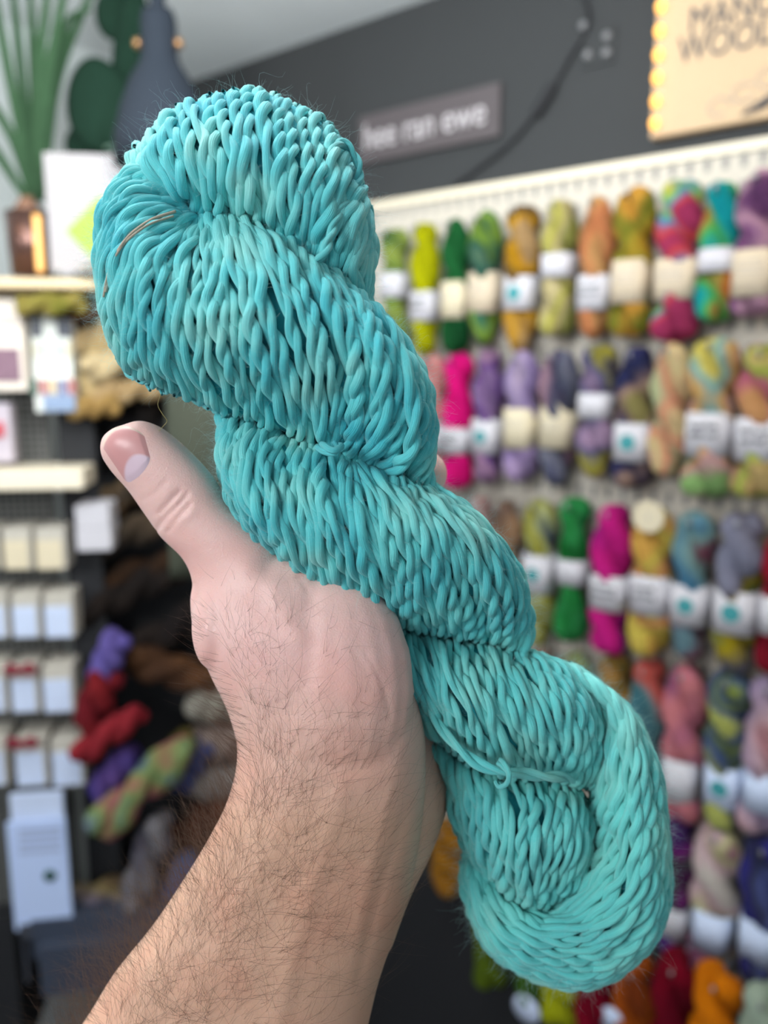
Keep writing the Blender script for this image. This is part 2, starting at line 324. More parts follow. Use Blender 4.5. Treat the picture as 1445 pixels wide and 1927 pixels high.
# colour, centre pixel, top/bottom pixel, width px, colours, label kind & its pixels
G1 = 'hanks in the top row of the pegboard'; G2 = 'hanks in the second row of the pegboard'; G3 = 'hanks in the third row of the pegboard'
G4 = 'hanks in the fourth row of the pegboard'; G5 = 'hanks in the fifth row of the pegboard'; G6 = 'hanks along the bottom of the yarn wall'
H = [
 (G1, 743, 432, 650, 56, [(120, 150, 70), (165, 180, 90), (100, 130, 70)], ('white', None, 515, 562), 'sage green yarn hank with a white label, leftmost in the top row'),
 (G1, 800, 420, 668, 56, [(205, 205, 0), (180, 180, 5)], ('white', 'ink', 550, 605), 'chartreuse yellow yarn hank with a white printed label in the top row'),
 (G1, 858, 412, 668, 56, [(25, 85, 45), (35, 105, 55)], ('cream', 'fine', 532, 600), 'solid dark green yarn hank with a cream label in the top row'),
 (G1, 913, 398, 650, 64, [(60, 115, 95), (140, 170, 60), (40, 90, 80), (110, 140, 110)], ('beige', 'fine', 515, 590), 'teal green and lime yarn hank with a beige label in the top row'),
 (G1, 982, 388, 662, 68, [(110, 90, 70), (125, 95, 45), (215, 160, 30), (190, 155, 110)], ('white', 'dot', 522, 585), 'brown and gold yarn hank with a teal dot label in the top row'),
 (G1, 1052, 378, 632, 68, [(215, 200, 150), (200, 195, 90), (205, 190, 140), (150, 150, 80)], ('white', None, 480, 524), 'cream and pale yellow yarn hank with a narrow white label in the top row'),
 (G1, 1122, 372, 638, 68, [(215, 165, 110), (220, 140, 95), (165, 120, 80), (220, 175, 125)], ('white', 'ink', 520, 585), 'peach and tan yarn hank with a white printed label in the top row'),
 (G1, 1190, 355, 632, 76, [(195, 150, 50), (180, 160, 60), (120, 125, 45), (215, 160, 70)], ('beige', 'fine', 492, 572), 'mustard and olive yarn hank with a beige label in the top row'),
 (G1, 1276, 343, 640, 86, [(70, 170, 130), (215, 205, 80), (150, 205, 130), (90, 150, 195), (215, 80, 80), (170, 60, 100)], ('beige', 'fine', 490, 565), 'multicoloured green, blue, yellow and red yarn hank in the top row'),
 (G1, 1352, 345, 605, 74, [(20, 150, 160), (30, 170, 170), (90, 190, 100), (205, 120, 60)], ('white', None, 470, 514), 'bright turquoise yarn hank with green and orange patches in the top row'),
 (G1, 1425, 325, 592, 84, [(190, 120, 160), (130, 80, 130), (205, 160, 180), (110, 70, 110)], ('beige', 'fine', 472, 560), 'mauve and pink yarn hank at the right end of the top row'),
 (G2, 815, 665, 915, 52, [(235, 150, 145), (225, 165, 160)], ('white', None, 795, 850), 'salmon pink yarn hank half hidden behind the teal skein'),
 (G2, 862, 665, 920, 58, [(255, 35, 145), (245, 20, 130)], ('white', 'ink', 805, 852), 'hot pink yarn hank with a white printed label in the second row'),
 (G2, 918, 658, 908, 60, [(150, 120, 165), (110, 75, 140), (190, 150, 180), (100, 70, 125)], ('white', 'dot', 788, 852), 'purple and mauve yarn hank with a teal dot label in the second row'),
 (G2, 982, 660, 905, 68, [(190, 165, 205), (160, 140, 190), (205, 185, 210)], ('cream', 'fine', 768, 842), 'plain lilac yarn hank with a large cream label in the second row'),
 (G2, 1050, 660, 912, 72, [(85, 88, 115), (130, 130, 145), (70, 75, 100), (175, 140, 155)], ('cream', 'fineh', 775, 842), 'slate grey and navy yarn hank with a pointed cream label in the second row'),
 (G2, 1122, 652, 898, 70, [(190, 160, 190), (90, 90, 125), (190, 180, 50), (215, 185, 175)], ('white', None, 740, 786), 'lilac yarn hank with a yellow band and narrow white label in the second row'),
 (G2, 1195, 655, 918, 76, [(60, 60, 105), (45, 50, 85), (175, 145, 130), (150, 140, 90)], ('white', 'dot', 795, 866), 'navy yarn hank flecked with peach, with a teal dot label in the second row'),
 (G2, 1262, 648, 895, 76, [(235, 190, 160), (235, 215, 160), (235, 160, 130), (200, 205, 160)], None, 'pale peach and lemon yarn hank without a label in the second row'),
 (G2, 1338, 638, 935, 92, [(225, 210, 110), (130, 185, 185), (225, 180, 110), (215, 170, 170), (150, 190, 120)], ('white', 'ink', 775, 855), 'large pastel yellow, pink and turquoise yarn hank in the second row'),
 (G2, 1430, 650, 935, 88, [(220, 190, 130), (170, 190, 80), (205, 110, 140), (215, 160, 110)], ('white', 'ink', 785, 865), 'peach, pink and lime yarn hank at the right end of the second row'),
 (G3, 900, 935, 1150, 56, [(190, 180, 178), (215, 165, 155), (150, 150, 150)], None, 'pale grey and pink yarn hank just showing beside the teal skein'),
 (G3, 950, 942, 1170, 60, [(205, 165, 130), (225, 180, 140), (130, 105, 90)], None, 'beige peach and brown yarn hank in the third row next to the teal skein'),
 (G3, 1015, 938, 1215, 64, [(185, 190, 130), (165, 160, 60), (195, 200, 150), (70, 85, 120)], ('white', 'dot', 1040, 1112), 'pale yellow-green yarn hank with a teal dot label in the third row'),
 (G3, 1078, 935, 1208, 62, [(35, 130, 60), (60, 160, 90), (25, 110, 45)], ('white', None, 1050, 1096), 'bright green yarn hank with a narrow white label in the third row'),
 (G3, 1150, 950, 1230, 78, [(225, 45, 150), (215, 40, 140), (140, 40, 140)], ('white', 'ink', 1078, 1142), 'magenta and purple yarn hank with a white printed label in the third row'),
 (G3, 1228, 955, 1232, 82, [(225, 175, 90), (220, 200, 95), (230, 155, 110), (165, 170, 80)], ('white', 'ink', 1078, 1150), 'yellow and peach yarn hank with a round cream tag on top'),
 (G3, 1302, 962, 1242, 76, [(110, 140, 150), (130, 60, 80), (150, 185, 180), (80, 130, 160)], ('white', 'dot', 1096, 1170), 'teal grey and burgundy yarn hank with a teal dot label in the third row'),
 (G3, 1388, 965, 1262, 86, [(115, 125, 75), (175, 155, 25), (100, 95, 100), (150, 150, 170)], ('white', 'dot', 1106, 1186), 'olive and mustard yarn hank with a teal dot label in the third row'),
 (G3, 1465, 985, 1270, 66, [(170, 35, 55), (140, 25, 45)], ('white', None, 1120, 1190), 'crimson yarn hank cut by the right edge of the photo in the third row'),
 (G4, 1015, 1222, 1480, 60, [(200, 120, 95), (190, 140, 110)], None, 'coral brown yarn hank peeping over the teal skein in the fourth row'),
 (G4, 1082, 1225, 1490, 60, [(130, 150, 90), (150, 160, 110)], None, 'soft green yarn hank peeping over the teal skein in the fourth row'),
 (G4, 1152, 1232, 1500, 66, [(225, 155, 55), (110, 100, 55), (200, 150, 80)], None, 'orange and olive yarn hank in the fourth row next to the teal skein'),
 (G4, 1215, 1240, 1515, 72, [(85, 135, 145), (110, 155, 160), (215, 110, 100), (205, 95, 85)], None, 'teal blue and coral yarn hank in the fourth row'),
 (G4, 1285, 1250, 1548, 80, [(205, 125, 150), (225, 140, 145), (165, 100, 135)], ('white', None, 1422, 1500), 'dusty pink and mauve yarn hank with a white label in the fourth row'),
 (G4, 1366, 1262, 1560, 80, [(165, 180, 80), (80, 100, 130), (125, 140, 85), (60, 80, 130), (190, 195, 110)], ('cool_white', 'dot', 1435, 1512), 'yellow-green and navy yarn hank with a teal dot label in the fourth row'),
 (G4, 1440, 1272, 1570, 80, [(235, 175, 180), (225, 190, 200), (180, 160, 190)], ('cool_white', None, 1445, 1520), 'pale pink yarn hank at the right edge in the fourth row'),
 (G5, 1268, 1535, 1812, 80, [(80, 50, 105), (130, 40, 125), (70, 80, 75), (95, 60, 130)], ('white', None, 1690, 1752), 'dark purple and magenta yarn hank with a white label in the fifth row'),
 (G5, 1345, 1548, 1840, 86, [(225, 215, 205), (230, 195, 200), (220, 215, 160), (170, 110, 140)], ('cool_white', None, 1705, 1778), 'cream and pink pastel yarn hank with a pale label in the fifth row'),
 (G5, 1432, 1570, 1860, 84, [(75, 80, 130), (60, 55, 140), (60, 62, 85), (95, 105, 160)], ('cool_white', None, 1722, 1798), 'indigo and navy yarn hank at the right edge in the fifth row'),
 (G6, 845, 1545, 1672, 66, [(185, 130, 40), (160, 110, 40)], None, 'short ochre yarn hank between the hand and the teal skein'),
 (G6, 925, 1715, 1852, 64, [(105, 125, 25), (85, 105, 30)], None, 'dark olive green yarn hank below the teal skein on the left'),
 (G6, 1002, 1780, 1880, 60, [(80, 120, 30), (60, 95, 35)], None, 'grass green yarn hank low under the teal skein'),
 (G6, 1055, 1800, 1920, 70, [(190, 195, 30), (170, 175, 40)], None, 'acid yellow yarn hank low under the tip of the teal skein'),
 (G6, 1120, 1830, 2060, 78, [(145, 10, 40), (120, 5, 35)], None, 'crimson yarn hank low under the tip of the teal skein'),
 (G6, 1192, 1800, 2070, 78, [(165, 80, 25), (190, 95, 25), (140, 65, 25)], None, 'rust brown yarn hank at the bottom beside the dark red one'),
 (G6, 1268, 1792, 2080, 84, [(135, 5, 35), (105, 0, 30)], None, 'dark red yarn hank with a small steel hook at the bottom of the wall'),
 (G6, 1345, 1820, 2090, 88, [(235, 135, 15), (215, 115, 10)], None, 'bright orange yarn hank at the bottom of the wall'),
 (G6, 1432, 1850, 2100, 84, [(195, 212, 190), (180, 200, 180)], None, 'pale mint yarn hank in the bottom right corner'),
]
hook_z = []
for i, (g, u, vt, vb, wp, cols, lab, label) in enumerate(H):
    back = .048
    off = KR-(PEGY)+back
    if g == G6: off = .10+.055
    n_off = off
    pt = W(u+(1 if 1 else 0), vt, n_off); pb = W(u, vb, n_off); pm = W(u, (vt+vb)/2, n_off)
    dep = (pm-C0) @ (Rc @ np.array([0, 0, -1.0]))
    w = wp/FPX*dep/.95
    L = pt[2]-pb[2]
    root = empty('yarn_hank', (pm[0], pm[1], pt[2]), RZ)
    tag(root, label, 'yarn', g)
    w2 = min(w, .078)
    tn = 1.15+.25*((i*7) % 3)
    hank_mesh('twisted_yarn', L, w2, mat_dyed('dyed_%02d' % i, cols, i), root, tn, ph0=.3+.5*(i % 4), lab_s=((lab[2]+lab[3])/2-vt)/(vb-vt) if lab else 9., sqz=.29 if g in (G4, G5) else .17)
    zt = pt[2]
    if lab:
        mk, logo, v0, v1 = lab
        z0 = W(u, v1, n_off)[2]-zt; z1 = W(u, v0, n_off)[2]-zt
        paper_band(root, z0, z1, w2, M[mk], None if logo is None else logo.replace('fineh', 'fine'), house=(logo == 'fineh'), bw=.375 if g in (G4, G5) else .43)
    # the steel hook that carries it
    back_y = (PEGY if g != G6 else KR-.10)
    x = float(pm @ XR); yy = float(pm @ NR)
    hook_z.append((x, yy, back_y, zt, g))
    if 'round cream tag' in label:
        V = [(0, -.034, -.008)]+[(.023*math.cos(2*PI*k/24), -.034, -.008+.023*math.sin(2*PI*k/24)) for k in range(24)]
        V += [(a, b+.001, c) for a, b, c in V]
        F = [(0, 1+(k+1) % 24, 1+k) for k in range(24)]+[(25, 26+k, 26+(k+1) % 24) for k in range(24)]+[(1+k, 1+(k+1) % 24, 26+(k+1) % 24, 26+k) for k in range(24)]
        mesh('round_tag', V, F, M['cream'], root, smooth=False)
for x, yy, by, zt, g in hook_z:
    par = peg if g != G6 else cab
    rod('steel_hook', [(x, by, zt-.016), (x, by-.03, zt-.017), (x, yy-.028, zt-.016), (x, yy-.032, zt-.006)], .0022, M['steel'], par, 8, 16)
# white paper tag ball near the bottom
pp = W(990, 1900, .18)
o = lathe('price_tag', [(.001, -.002), (.024, -.002), (.024, 0), (.001, 0)], M['cool_white'], None, 28)
o.location = pp; o.rotation_euler = (PI/2, 0, RZ); tag(o, 'round pale blue-white tag hanging low beside the acid yellow hank', 'tag')
o = lathe('price_tag', [(.001, -.002), (.018, -.002), (.018, 0), (.001, 0)], M['cool_white'], None, 28)
o.location = W(1150, 1918, .18); o.rotation_euler = (PI/2, 0, RZ); tag(o, 'round pale tag at the bottom edge between crimson and rust hanks', 'tag')

# ---------------------------------------------------------------- signs on the charcoal wall
def text_mesh(name, body, size, mat, parent, loc, ext=.0008, shear=0, xs=1, mirror=False):
    c = bpy.data.curves.new(name, 'FONT'); c.body = body; c.size = size; c.extrude = ext; c.shear = shear; c.align_x = 'LEFT'
    o = bpy.data.objects.new(name, c); COL.objects.link(o)
    bpy.context.view_layer.update()
    me = bpy.data.meshes.new_from_object(o.evaluated_get(bpy.context.evaluated_depsgraph_get()))
    bpy.data.objects.remove(o)
    me.materials.clear(); me.materials.append(mat)
    q = bpy.data.objects.new(name, me); COL.objects.link(q); q.parent = parent; q.location = loc; q.rotation_euler = (PI/2, 0, 0); q.scale = (xs, 1, 1)
    return q
def wall_frame(name, u, v, off=0):
    p = W(u, v, off); return empty(name, tuple(p), RZ)
# plaque
q0 = W(683, 310); q1 = W(945, 245)
wpl = float((q1-q0) @ XR); hpl = float(W(940, 170)[2]-W(940, 270)[2])
r = wall_frame('word_plaque', 683, 268, .0); tag(r, 'small dark grey-brown plaque with pale lettering on the charcoal wall', 'plaque')
pm_ = mat_plain('plaque_taupe', (80, 73, 75), .6, var=.05)
box('board', (0, -.012, -hpl/2), (wpl*1.0, -.0005, hpl/2), pm_, r, .001)
text_mesh('pale_lettering', 'hee ran ewe', .062, mat_plain('chalk', (190, 184, 186), .7), r, (.012, -.0135, -.018), xs=wpl*.94/(.062*5.35))
# big lit sign
sl = W(1233, 250); 
zt_ = float(W(1238, -60)[2]); zb_ = float(W(1234, 266)[2])
r = empty('wall_sign', (sl[0], sl[1], zb_), RZ); tag(r, 'cream hand-lettered wall sign edged with warm fairy lights', 'sign')
SW, SH = .42, zt_-zb_
box('board', (0, -.02, 0), (SW, -.001, SH), mat_plain('sign_cream', (196, 168, 134), .7, var=.03), r, .002)
blk = M['ink']
zW = float(W(1285, 103)[2])-zb_; zM = float(W(1300, 52)[2])-zb_
text_mesh('black_lettering', 'MANOS', .048, blk, r, (.046, -.0215, zM-.016), xs=.80)
text_mesh('black_lettering', 'WOOL &', .048, blk, r, (.034, -.0215, zW-.018), xs=.80)
z = float(W(1420, 190)[2])-zb_
rod('drawn_stroke', [(.125, -.022, z-.02), (.15, -.022, z-.012), (.175, -.022, z), (.20, -.022, z+.004)], [.002, .006, .005, .002], blk, r, 8, 20)
for k in range(3):
    a0 = k*.7
    rod('drawn_scroll', [(.095+.03*k+.014*math.cos(a0+t), -.021, z+.012*k-.005+.011*math.sin(a0+t)) for t in np.linspace(0, 5.2, 9)], .0008, M['inklight'], r, 6, 30)
bulb = mat_plain('warm_bulb', (255, 200, 110), .4, emit=(255, 170, 66, 2.0))
zz = np.linspace(.012, SH-.005, 9)
bs = []
for vv in (28, 72, 115, 157, 200, 240): bs.append(float(W(1245, vv)[2])-zb_)
cab_w = rod('light_string', [(.003, -.018, b) for b in sorted(bs)]+[(.003, -.018, SH)], .0012, M['darkgrey'], r)
for b in sorted(bs)+[max(bs)+.035]:
    o = lathe('bulb', [(.0005, -.0085), (.004, -.007), (.0062, -.002), (.0062, .002), (.004, .007), (.0005, .0085)], bulb, cab_w, 14)
    o.location = (.008, -.026, b)
for b in np.linspace(.03, SW-.02, 1): pass
# black cable with an inline switch, and a screw plate
r = wall_frame('power_cable', 1030, 190, .004); tag(r, 'thin black cable with an inline switch running diagonally down the charcoal wall', 'cable')
o0 = W(1030, 190, .004)
def lw(u, v, y=-.004):
    p = W(u, v); d = p-o0; return (float(d @ XR), y, float(d[2]))
rod('cord', [lw(1095, -30), lw(1112, 45), lw(1080, 105), lw(1030, 190), lw(960, 275), lw(860, 350)], .003, M['black'], r)
rod('inline_switch', [lw(1012, 218), lw(1030, 190), lw(1046, 162)], .009, M['black'], r)
r = wall_frame('wall_bracket', 1128, 88, .0); tag(r, 'small dark wall plate with four pale round screws beside the cable', 'bracket')
o0 = W(1128, 88, 0)
box('plate', (-.026, -.004, -.026), (.026, -.0005, .026), M['walldark'], r, .001)
for (u, v) in ((1108, 105), (1143, 101), (1144, 70), (1100, 50)):
    a = lw(u, v); o = lathe('screw', [(.0065, 0), (.006, .003), (.003, .0045), (.0005, .005)], mat_plain('screw_pale', (120, 120, 122), .4), r, 14)
    o.location = (a[0], -.004, a[2]); o.rotation_euler = (PI/2, 0, 0)

# ================================================================ LEFT: display stand
YA = math.radians(8)
NF = np.array([-math.sin(YA), math.cos(YA), 0]); XF = np.array([math.cos(YA), math.sin(YA), 0]); KF = 1.364
def Fp(u, v, off=0): return on_plane(u, v, NF, KF-off)
def fl(u, v, off=0):
    p = Fp(u, v, off); return float(p @ XF), float(p @ NF), float(p[2])
def fbox(name, u0, v0, u1, v1, y0, y1, mat, parent=None, bev=.001, rot=0):
    """box whose front face covers the pixel rectangle; y0/y1 = distance in front of the stand (front, back)"""
    x0, _, z1 = fl(u0, v0, y0); x1, _, z0 = fl(u1, v1, y0)
    c = Fp((u0+u1)/2, (v0+v1)/2, y0)
    if parent is None:
        o = box(name, (-(x1-x0)/2, 0, -(z1-z0)/2), ((x1-x0)/2, y0-y1, (z1-z0)/2), mat, None, bev)
        o.location = (c[0], c[1], (z0+z1)/2); o.rotation_euler = (0, rot, YA)
    else:
        o = box(name, (-(x1-x0)/2, 0, -(z1-z0)/2), ((x1-x0)/2, y0-y1, (z1-z0)/2), mat, parent, bev)
        lp = parent.matrix_basis.inverted() @ Vector((c[0], c[1], (z0+z1)/2)); o.location = lp
    return o
def mat_grid():
    m = bpy.data.materials.new('perforated_metal'); m.use_nodes = True; nt = m.node_tree; b = nt.nodes['Principled BSDF']
    b.inputs['Roughness'].default_value = .6
    tc = nt.nodes.new('ShaderNodeTexCoord'); mp = nt.nodes.new('ShaderNodeMapping'); mp.inputs['Scale'].default_value = (90, 90, 90)
    ck = nt.nodes.new('ShaderNodeTexVoronoi'); ck.inputs['Randomness'].default_value = 0; ck.inputs['Scale'].default_value = 1
    nt.links.new(tc.outputs['Object'], mp.inputs[0]); nt.links.new(mp.outputs[0], ck.inputs['Vector'])
    rp = nt.nodes.new('ShaderNodeValToRGB'); rp.color_ramp.elements[0].position = .3; rp.color_ramp.elements[0].color = lin((28, 28, 30)); rp.color_ramp.elements[1].position = .42; rp.color_ramp.elements[1].color = lin((98, 98, 94))
    nt.links.new(ck.outputs['Distance'], rp.inputs[0]); nt.links.new(rp.outputs[0], b.inputs['Base Color'])
    return m
stand = empty('display_stand', tuple(Fp(75, 1750)*[1, 1, 0]), YA); tag(stand, 'dark perforated display stand with cream shelves on the left', 'stand')
bpy.context.view_layer.update()
fbox('back_panel', -160, 560, 168, 1760, 0.0, -.01, mat_grid(), stand)
fbox('front_shelf', -160, 888, 160, 921, .10, 0.0, mat_plain('shelf_cream', (226, 214, 190), .5, var=.03), stand, .003)
fbox('top_shelf', -160, 520, 330, 545, .12, -.12, M['wood'], stand, .002)
fbox('side_post', 158, 545, 172, 1760, .015, -.012, M['black'], stand)
xx0 = fl(-160, 1740)[0]
fbox('base', -160, 1750, 50, 2000, .05, -.1, M['black'], stand)
# black backing behind the loose hanks between the stand and the pegboard
bk = fbox('backdrop_screen', 150, 575, 575, 2050, -.07, -.10, M['black'])
tag(bk, 'black standing screen behind the loose hanks, seen between stand and hand', 'screen')

# things on the top shelf ---------------------------------------------------
ztop = fl(50, 520, .0)[2]
# strap-leaf plant in a dark copper pot
px_, py_, _ = fl(47, 470, .03)
def fw(x, y, z=0): return Vector(tuple(XF*x+NF*y))+Vector((0, 0, z))
rp = empty('potted_spider_plant', tuple(fw(px_, KF-.0, ztop)), YA); tag(rp, 'tall strap-leaved green plant in a dark copper pot on the top shelf', 'plant')
potm = mat_plain('pot_copper_dark', (92, 66, 58), .25, .7)
hp = fl(47, 400, 0)[2]-ztop; wr = .5*(fl(90, 450, 0)[0]-fl(2, 450, 0)[0])
lathe('pot', [(wr*.85, 0), (wr*.95, hp*.5), (wr, hp), (wr*.93, hp), (wr*.9, hp*.9), (.001, hp*.9)], potm, rp, 36)
lathe('copper_collar', [(wr*.5, hp*.9), (wr*.7, hp*1.0), (wr*.4, hp*1.15), (wr*.25, hp*1.25)], mat_plain('copper_leaf_base', (120, 86, 66), .7), rp, 24)
box('reflection_strip', (wr*.42, -wr*1.03, hp*.02), (wr*.78, -wr*.62, hp*.93), mat_plain('reflection_gold', (240, 180, 105), .35, .3), rp, .004)  # gold strip stands in for a warm lamp's reflection on the pot
leafm = mat_plain('strap_leaf_green', (46, 72, 48), .8, 0, .15, bump=.2, var=.25)
def blade(name, pts, w, mat, parent, n=26):
    p = crom(pts, n); T = np.gradient(p, axis=0); T /= np.linalg.norm(T, axis=1, keepdims=True)
    side = np.cross(T, np.array([0, -1.0, 0])); side /= np.linalg.norm(side, axis=1, keepdims=True)+1e-9
    s = np.linspace(0, 1, n); ww = w*(np.sin(PI*np.clip(s*.93+.05, 0, 1))**.45)[:, None]
    V = np.vstack([p+side*ww, p+np.array([0, .0045, 0]), p-side*ww]); F = []
    for i in range(n-1): F += [(i, n+i, n+i+1, i+1), (n+i, 2*n+i, 2*n+i+1, n+i+1)]
    o = mesh(name, V, F, mat, parent); m = o.modifiers.new('s', 'SOLIDIFY'); m.thickness = .0012
    return o
bl = [(60, 380, -70, 120, 20, 250), (62, 375, -10, -60, 30, 180), (66, 370, 50, -60, 62, 170), (70, 370, 110, -40, 80, 160), (75, 375, 190, -60, 110, 140),
      (78, 380, 175, 25, 120, 70), (60, 390, -60, 200, 0, 290), (64, 370, 20, -60, 45, 190), (72, 375, 150, -60, 100, 150), (70, 380, 95, 90, 84, 240)]
for (a, b, c, d, e, f) in bl:
    P0 = fl(a, b, 0); P2 = fl(e, f, .0); P1 = fl(c, d, 0)
    yy = random.uniform(-.05, .05)
    loc = lambda q, y: (q[0]-px_, y, q[2]-ztop)
    lift = blade('strap_leaf', [loc(P0, 0), loc(P2, yy*.5), loc(P1, yy)], .0075, leafm, rp)
# round-leaved plant
rx, ry, _ = fl(190, 480, -.05)
rp2 = empty('rubber_plant', tuple(fw(rx, KF+.06, ztop)), YA); tag(rp2, 'dark plant with big round leaves behind the white card', 'plant')
lathe('pot', [(.035, 0), (.045, .08), (.042, .08), (.001, .075)], mat_plain('pot_grey', (70, 78, 78), .7), rp2, 28)
lf = mat_plain('round_leaf_dark', (26, 50, 38), .85, 0, .12, bump=.15, var=.2)
def rleaf(u, v, ru, rv, rot, y):
    q = fl(u, v, -y); s = Fp(u+100, v, -y)-Fp(u, v, -y); k = np.linalg.norm(s)/100
    V = []; F = []; rings = 6; seg = 28
    V.append((0, 0, 0))
    for i in range(1, rings+1):
        for j in range(seg):
            a = 2*PI*j/seg; rr = i/rings
            x = ru*k*rr*math.cos(a); z = rv*k*rr*math.sin(a)*(1+.12*math.sin(a)); V.append((x*math.cos(rot)-z*math.sin(rot), .012*rr*rr+.006*abs(math.cos(a))*rr, x*math.sin(rot)+z*math.cos(rot)))
    for j in range(seg): F.append((0, 1+j, 1+(j+1) % seg))
    for i in range(rings-1):
        for j in range(seg): F.append((1+i*seg+j, 1+(i+1)*seg+j, 1+(i+1)*seg+(j+1) % seg, 1+i*seg+(j+1) % seg))
    o = mesh('round_leaf', V, F, lf, rp2); o.location = (q[0]-rx, y, q[2]-ztop); m = o.modifiers.new('s', 'SOLIDIFY'); m.thickness = .0015
    rod('leaf_stalk', [(0, 0, .07), ((q[0]-rx)*.4, y*.5, (q[2]-ztop)*.5), (q[0]-rx, y+.004, q[2]-ztop)], .003, lf, rp2)
rleaf(172, 180, 70, 92, .1, .0); rleaf(235, 60, 38, 110, -.1, .02); rleaf(150, 245, 52, 40, .3, .03); rleaf(205, -5, 45, 50, .3, .05)
rleaf(240, 215, 60, 60, .3, .04)
# white card with a lime diamond, leaning in its stand
xq0, yq, zq0 = fl(98, 535, .075); xq1 = fl(345, 535, .075)[0]; zq1 = fl(98, 287, .075)[2]
cw = xq1-xq0; chh = zq1-ztop
card = empty('price_card', tuple(fw(xq0+cw/2, KF-.075, ztop)), YA); tag(card, 'white upright card printed with a lime green diamond on the top shelf', 'card')
box('board', (-cw/2, 0, 0), (cw/2, .004, chh), mat_plain('card_white', (156, 151, 152), .7, var=.02), card)
def flatpoly(name, pts, mat, parent, y=-.0006, t=.0006):
    n = len(pts); V = [(x, y, z) for x, z in pts]+[(x, y+t, z) for x, z in pts]
    F = [tuple(range(n)), tuple(range(2*n-1, n-1, -1))]+[(i, n+i, n+(i+1) % n, (i+1) % n) for i in range(n)]
    return mesh(name, V, F, mat, parent, smooth=False)
def cardp(u, v): a = fl(u, v, .075); return (a[0]-xq0-cw/2, a[2]-ztop)
flatpoly('lime_diamond', [cardp(125, 435), cardp(188, 502), cardp(252, 435), cardp(188, 368)], mat_plain('lime_print', (132, 152, 52), .6), card)
flatpoly('yellow_diamond', [cardp(160, 425), cardp(200, 470), cardp(252, 425), cardp(200, 378)], mat_plain('yellow_print', (160, 154, 36), .6), card, -.0012)
for (a, b, c, d) in ((118, 318, 138, 326), (195, 305, 250, 309), (190, 325, 250, 329), (195, 334, 240, 337), (118, 508, 135, 517)):
    flatpoly('fine_print', [cardp(a, d), cardp(c, d), cardp(c, b), cardp(a, b)], M['inklight'], card)
lathe('hanging_ring', [(.010, 0), (.013, 0), (.013, .002), (.010, .002), (.010, 0)], mat_plain('ring_green', (95, 125, 110), .4), card, 24, close=False).location = (cardp(213, 275)[0], .002, chh+.008)
card.children[-1].rotation_euler = (PI/2, 0, 0)
# black lamp hanging in front of the plants
ld = 1.12
la = P(297, 20, ld); lamp = empty('hanging_lamp', tuple(la), 0); tag(lamp, 'matte black bell-shaped lamp with brass knobs hanging above the card', 'lamp')
lm = mat_plain('lamp_black', (36, 42, 50), .8, 0, .15, var=.05)
k = ld/FPX
prof = [(28, 0), (33, 15), (34, 75), (38, 88), (58, 118), (76, 160), (92, 215), (95, 262)]
lathe('lamp_shade', [(.001, .0)]+[(r_*k, -h_*k*1.05) for r_, h_ in prof]+[(91*k, -262*k*1.05), (72*k, -160*k*1.05), (20*k, -100*k)], lm, lamp, 48, close=False)
rod('stem', [(0, 0, 0), (0, 0, .06), (0.0, 0, CEZ-la[2]-.002)], .011, lm, lamp)
for s in (-1, 1):
    o = lathe('brass_knob', [(.0065, 0), (.0075, .004), (.006, .009), (.0005, .010)], mat_plain('brass', (165, 125, 85), .35, .8), lamp, 16)
    o.location = (s*33*k, -.006, -60*k); o.rotation_euler = (0, s*PI/2, 0)

# packs and books on the stand ---------------------------------------------
def pack(u0, v0, u1, v1, label, cat='box', grp=None, lcol='cool_white', body='card_brown', y=.07, top=.30, name='hanging_pack'):
    c = Fp((u0+u1)/2, (v0+v1)/2, y)
    r = empty(name, (c[0], c[1], c[2]), YA); tag(r, label, cat, grp)
    bpy.context.view_layer.update()
    hv = v1-v0
    fbox('carton', u0, v0, u1, v1, y-.002, 0.002, M[body], r, .002)
    fbox('white_front_label', u0+2, v0+hv*top, u1-7, v1-2, y, y-.003, M[lcol], r, .0005)
    return r
gp = 'small white-fronted packs in rows on the display stand'
gr = ['upper', 'second', 'third', 'lowest']
for ri, (v0, v1, items) in enumerate([(995, 1072, [(-62, 0, 'left edge'), (3, 62, 'second'), (64, 126, 'third')]), (1118, 1200, [(-38, 18, 'left edge'), (20, 78, 'second'), (80, 142, 'third')]),
                                      (1255, 1340, [(-38, 16, 'left edge'), (18, 76, 'second'), (78, 142, 'third')]), (1392, 1478, [(-42, 16, 'left edge'), (26, 92, 'second'), (95, 162, 'third')])]):
    for (a, b, nm) in items:
        pos = {'left edge': 'cut by the left edge', 'second': 'middle of row', 'third': 'right end of row'}[nm]
        pack(a, v0, b, v1, 'small white-fronted pack, %s row under the shelf, %s' % (gr[ri], pos), 'pack', gp, 'cool_white' if ri else 'cream')
for (a, b, c, d, s) in ((140, 952, 207, 992, 'upper'), (142, 994, 211, 1036, 'lower')):
    o = fbox('white_box', a, b, c, d, .07, .0, M['white'], None, .002); tag(o, '%s of two stacked white boxes right of the stand' % s, 'box', 'two stacked white boxes')
pinkm = mat_plain('pink_print', (150, 100, 110), .7)
